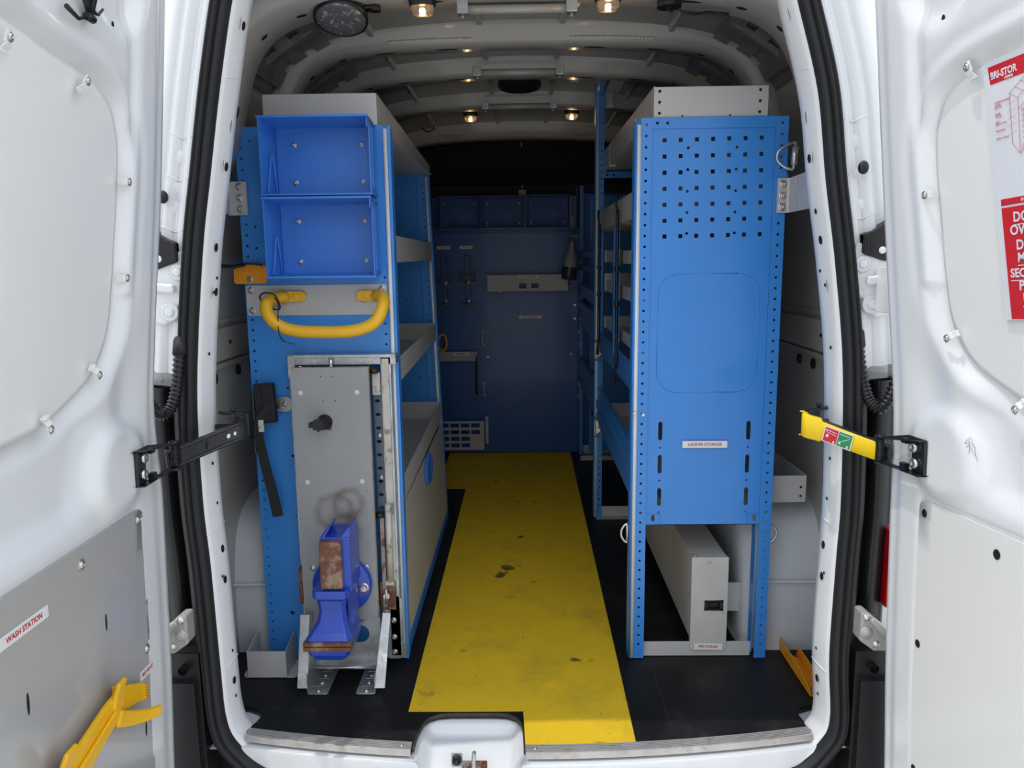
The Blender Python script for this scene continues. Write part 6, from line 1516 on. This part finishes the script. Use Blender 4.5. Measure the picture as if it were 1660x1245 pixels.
        def seg(x0, y0, x1, y1, w):
            a_, c_ = V((x0, y0, 0)), V((x1, y1, 0)); t_ = (c_-a_).normalized(); n_ = V((-t_.y, t_.x, 0))*w/2; MM = M_ @ Matrix.Translation((0, 0, 0.0012))
            b.prism([MM @ (a_+n_), MM @ (c_+n_), MM @ (c_-n_), MM @ (a_-n_)], MM.to_3x3() @ V((0, 0, 0.0003)))
        seg(-0.032, 0.013, -0.004, 0.010, 0.0016); seg(-0.032, 0.011, -0.026, 0.006, 0.0012); seg(-0.026, 0.006, -0.004, 0.004, 0.0012)
        seg(-0.026, -0.006, -0.026, 0.001, 0.006); seg(-0.009, -0.014, -0.005, -0.014, 0.006); seg(0.003, 0.013, 0.032, 0.012, 0.0014); seg(0.004, -0.005, 0.008, -0.007, 0.0014); seg(0.008, -0.007, 0.030, 0.008, 0.0014)
        seg(0.008, -0.013, 0.008, -0.008, 0.005); seg(0.026, -0.014, 0.030, -0.014, 0.007)
        obj('pictogram', b, posterw, lb)
    return T
check_strap(-1, 'black steel door check arm reaching from the left door to the left pillar')
check_strap(1, 'door check arm with a yellow cover at the right door')

def hinge_upper(side):
    sx = side; x0 = 0.868 if side < 0 else 0.842
    T = thing('hinge_bracket', 'white painted upper hinge plate with large bolts on the %s corner pillar' % ('left' if side < 0 else 'right'), 'hinge', (sx*x0, 0, 1.2))
    b = MB(); dx = 0.0 if side < 0 else -0.026
    def X(v): return sx*(v+dx)
    b.prism([V((X(x), -0.012, z)) for x, z in ((0.835, 1.30), (0.845, 1.345), (0.90, 1.34), (0.955, 1.30), (0.955, 1.19), (0.935, 1.165), (0.905, 1.160), (0.880, 1.175), (0.868, 1.205), (0.850, 1.232), (0.835, 1.25))], (0, 0.030, 0))
    b.prism([V((X(x), -0.03, z)) for x, z in ((0.87, 1.262), (0.96, 1.27), (0.96, 1.248), (0.87, 1.240))], (0, 0.02, 0))
    obj('plate', b, white, T, bevel=0.006, seg=3)
    for x, z, r in ((0.862, 1.292, 0.021), (0.890, 1.193, 0.024), (0.855, 1.222, 0.014), (0.905, 1.325, 0.018)):
        b = MB(); c = (X(x), -0.012, z); b.lathe(c, (0, -1, 0), [(r, 0), (r, 0.004), (r*0.72, 0.005), (r*0.62, 0.0035), (r*0.5, 0.004), (r*0.48, 0.009), (r*0.38, 0.010), (0, 0.010)], 22); obj('bolt', b, white, T)
    if side > 0:
        b = MB(); b.box(0.868, 0.885, -0.10, -0.02, 1.175, 1.285); obj('knuckle', b, white, T, bevel=0.002)
    return T
hinge_upper(-1); hinge_upper(1)
def hinge_lower(side):
    T = thing('hinge_bracket', 'white painted lower hinge arm above the black bumper corner at the %s' % ('left' if side < 0 else 'right'), 'hinge', (side*0.90, -0.03, 0.3))
    k = 1 if side > 0 else 1.03
    b = MB(); b.prism([V((side*x*k, -0.075, z)) for x, z in ((0.862, 0.405), (0.880, 0.405), (0.905, 0.383), (0.930, 0.355), (0.960, 0.345), (0.960, 0.295), (0.925, 0.300), (0.900, 0.300), (0.862, 0.328))], (0, 0.05, 0))
    b.tube([V((side*0.885*k, -0.078, 0.392)), V((side*0.92*k, -0.080, 0.358)), V((side*0.965*k, -0.082, 0.335))], [0.008, 0.012, 0.015], 10)
    obj('arm', b, white_in, T, bevel=0.005, seg=3)
    for x, z, r in ((0.876, 0.352, 0.017), (0.903, 0.320, 0.010), (0.874, 0.394, 0.009)):
        b = MB(); b.lathe((side*x*k, -0.075, z), (0, -1, 0), [(r, 0), (r, 0.003), (r*0.6, 0.004), (r*0.5, 0.009), (0, 0.009)], 20); obj('bolt', b, zinc if r < 0.015 else white_in, T)
hinge_lower(-1); hinge_lower(1)
# corrugated wire conduits
def conduit(side):
    dx = 0.0 if side < 0 else -0.024
    A = [(0.866, -0.02, 1.12), (0.869, -0.028, 1.08), (0.874, -0.035, 1.03), (0.880, -0.045, 0.985), (0.892, -0.055, 0.950), (0.907, -0.065, 0.940), (0.920, -0.080, 0.955), (0.932, -0.09, 0.99), (0.945, -0.10, 1.05)] if side < 0 else \
        [(0.862, 0.00, 1.12), (0.866, -0.005, 1.08), (0.872, -0.012, 1.03), (0.880, -0.02, 0.985), (0.892, -0.03, 0.950), (0.912, -0.045, 0.935), (0.932, -0.05, 0.965), (0.952, -0.04, 1.01), (0.975, -0.03, 1.05)]
    P = smooth_path([(side*(x+dx), y, z) for x, y, z in A], 16); r = [0.0135+0.0018*(1 if (i // 2) % 2 else -1) for i in range(len(P))]
    b = MB(); b.tube(P, r, 14)
    o = obj('cable_conduit', b, black); tag(o, 'black corrugated cable conduit bending between the %s pillar and its door' % ('left' if side < 0 else 'right'), 'conduit')
    b = MB(); b.cyl(P[0], P[14], 0.0175, 16); b.lathe(P[0], (P[0]-P[6]), [(0.0175, 0), (0.015, 0.008), (0.008, 0.013), (0, 0.014)], 16); obj('boot', b, rubber, o)
conduit(-1); conduit(1)
# black buffers on the upper pillars
for side, x, z in ((-1, 0.862, 1.475), (1, 0.822, 1.522)):
    b = MB(); b.lathe((side*(x+(0.02 if side < 0 else 0)), -0.012, z), (0, -1, 0), [(0.0, 0), (0.012, 0), (0.013, 0.006), (0.010, 0.012), (0, 0.013)], 18)
    for v in b.v: v.z = z+(v.z-z)*1.25
    tag(obj('rubber_buffer', b, black), 'small black rubber buffer on the %s upper pillar' % ('left' if side < 0 else 'right'), 'buffer')
# sliver of red tail lamp beside the right door
b = MB(); b.box(0.955, 0.975, -0.005, 0.06, 0.385, 0.60); b2 = obj('tail_lamp', b, redlens, bevel=0.004); tag(b2, 'sliver of red tail lamp lens seen beside the right door edge', 'lamp')
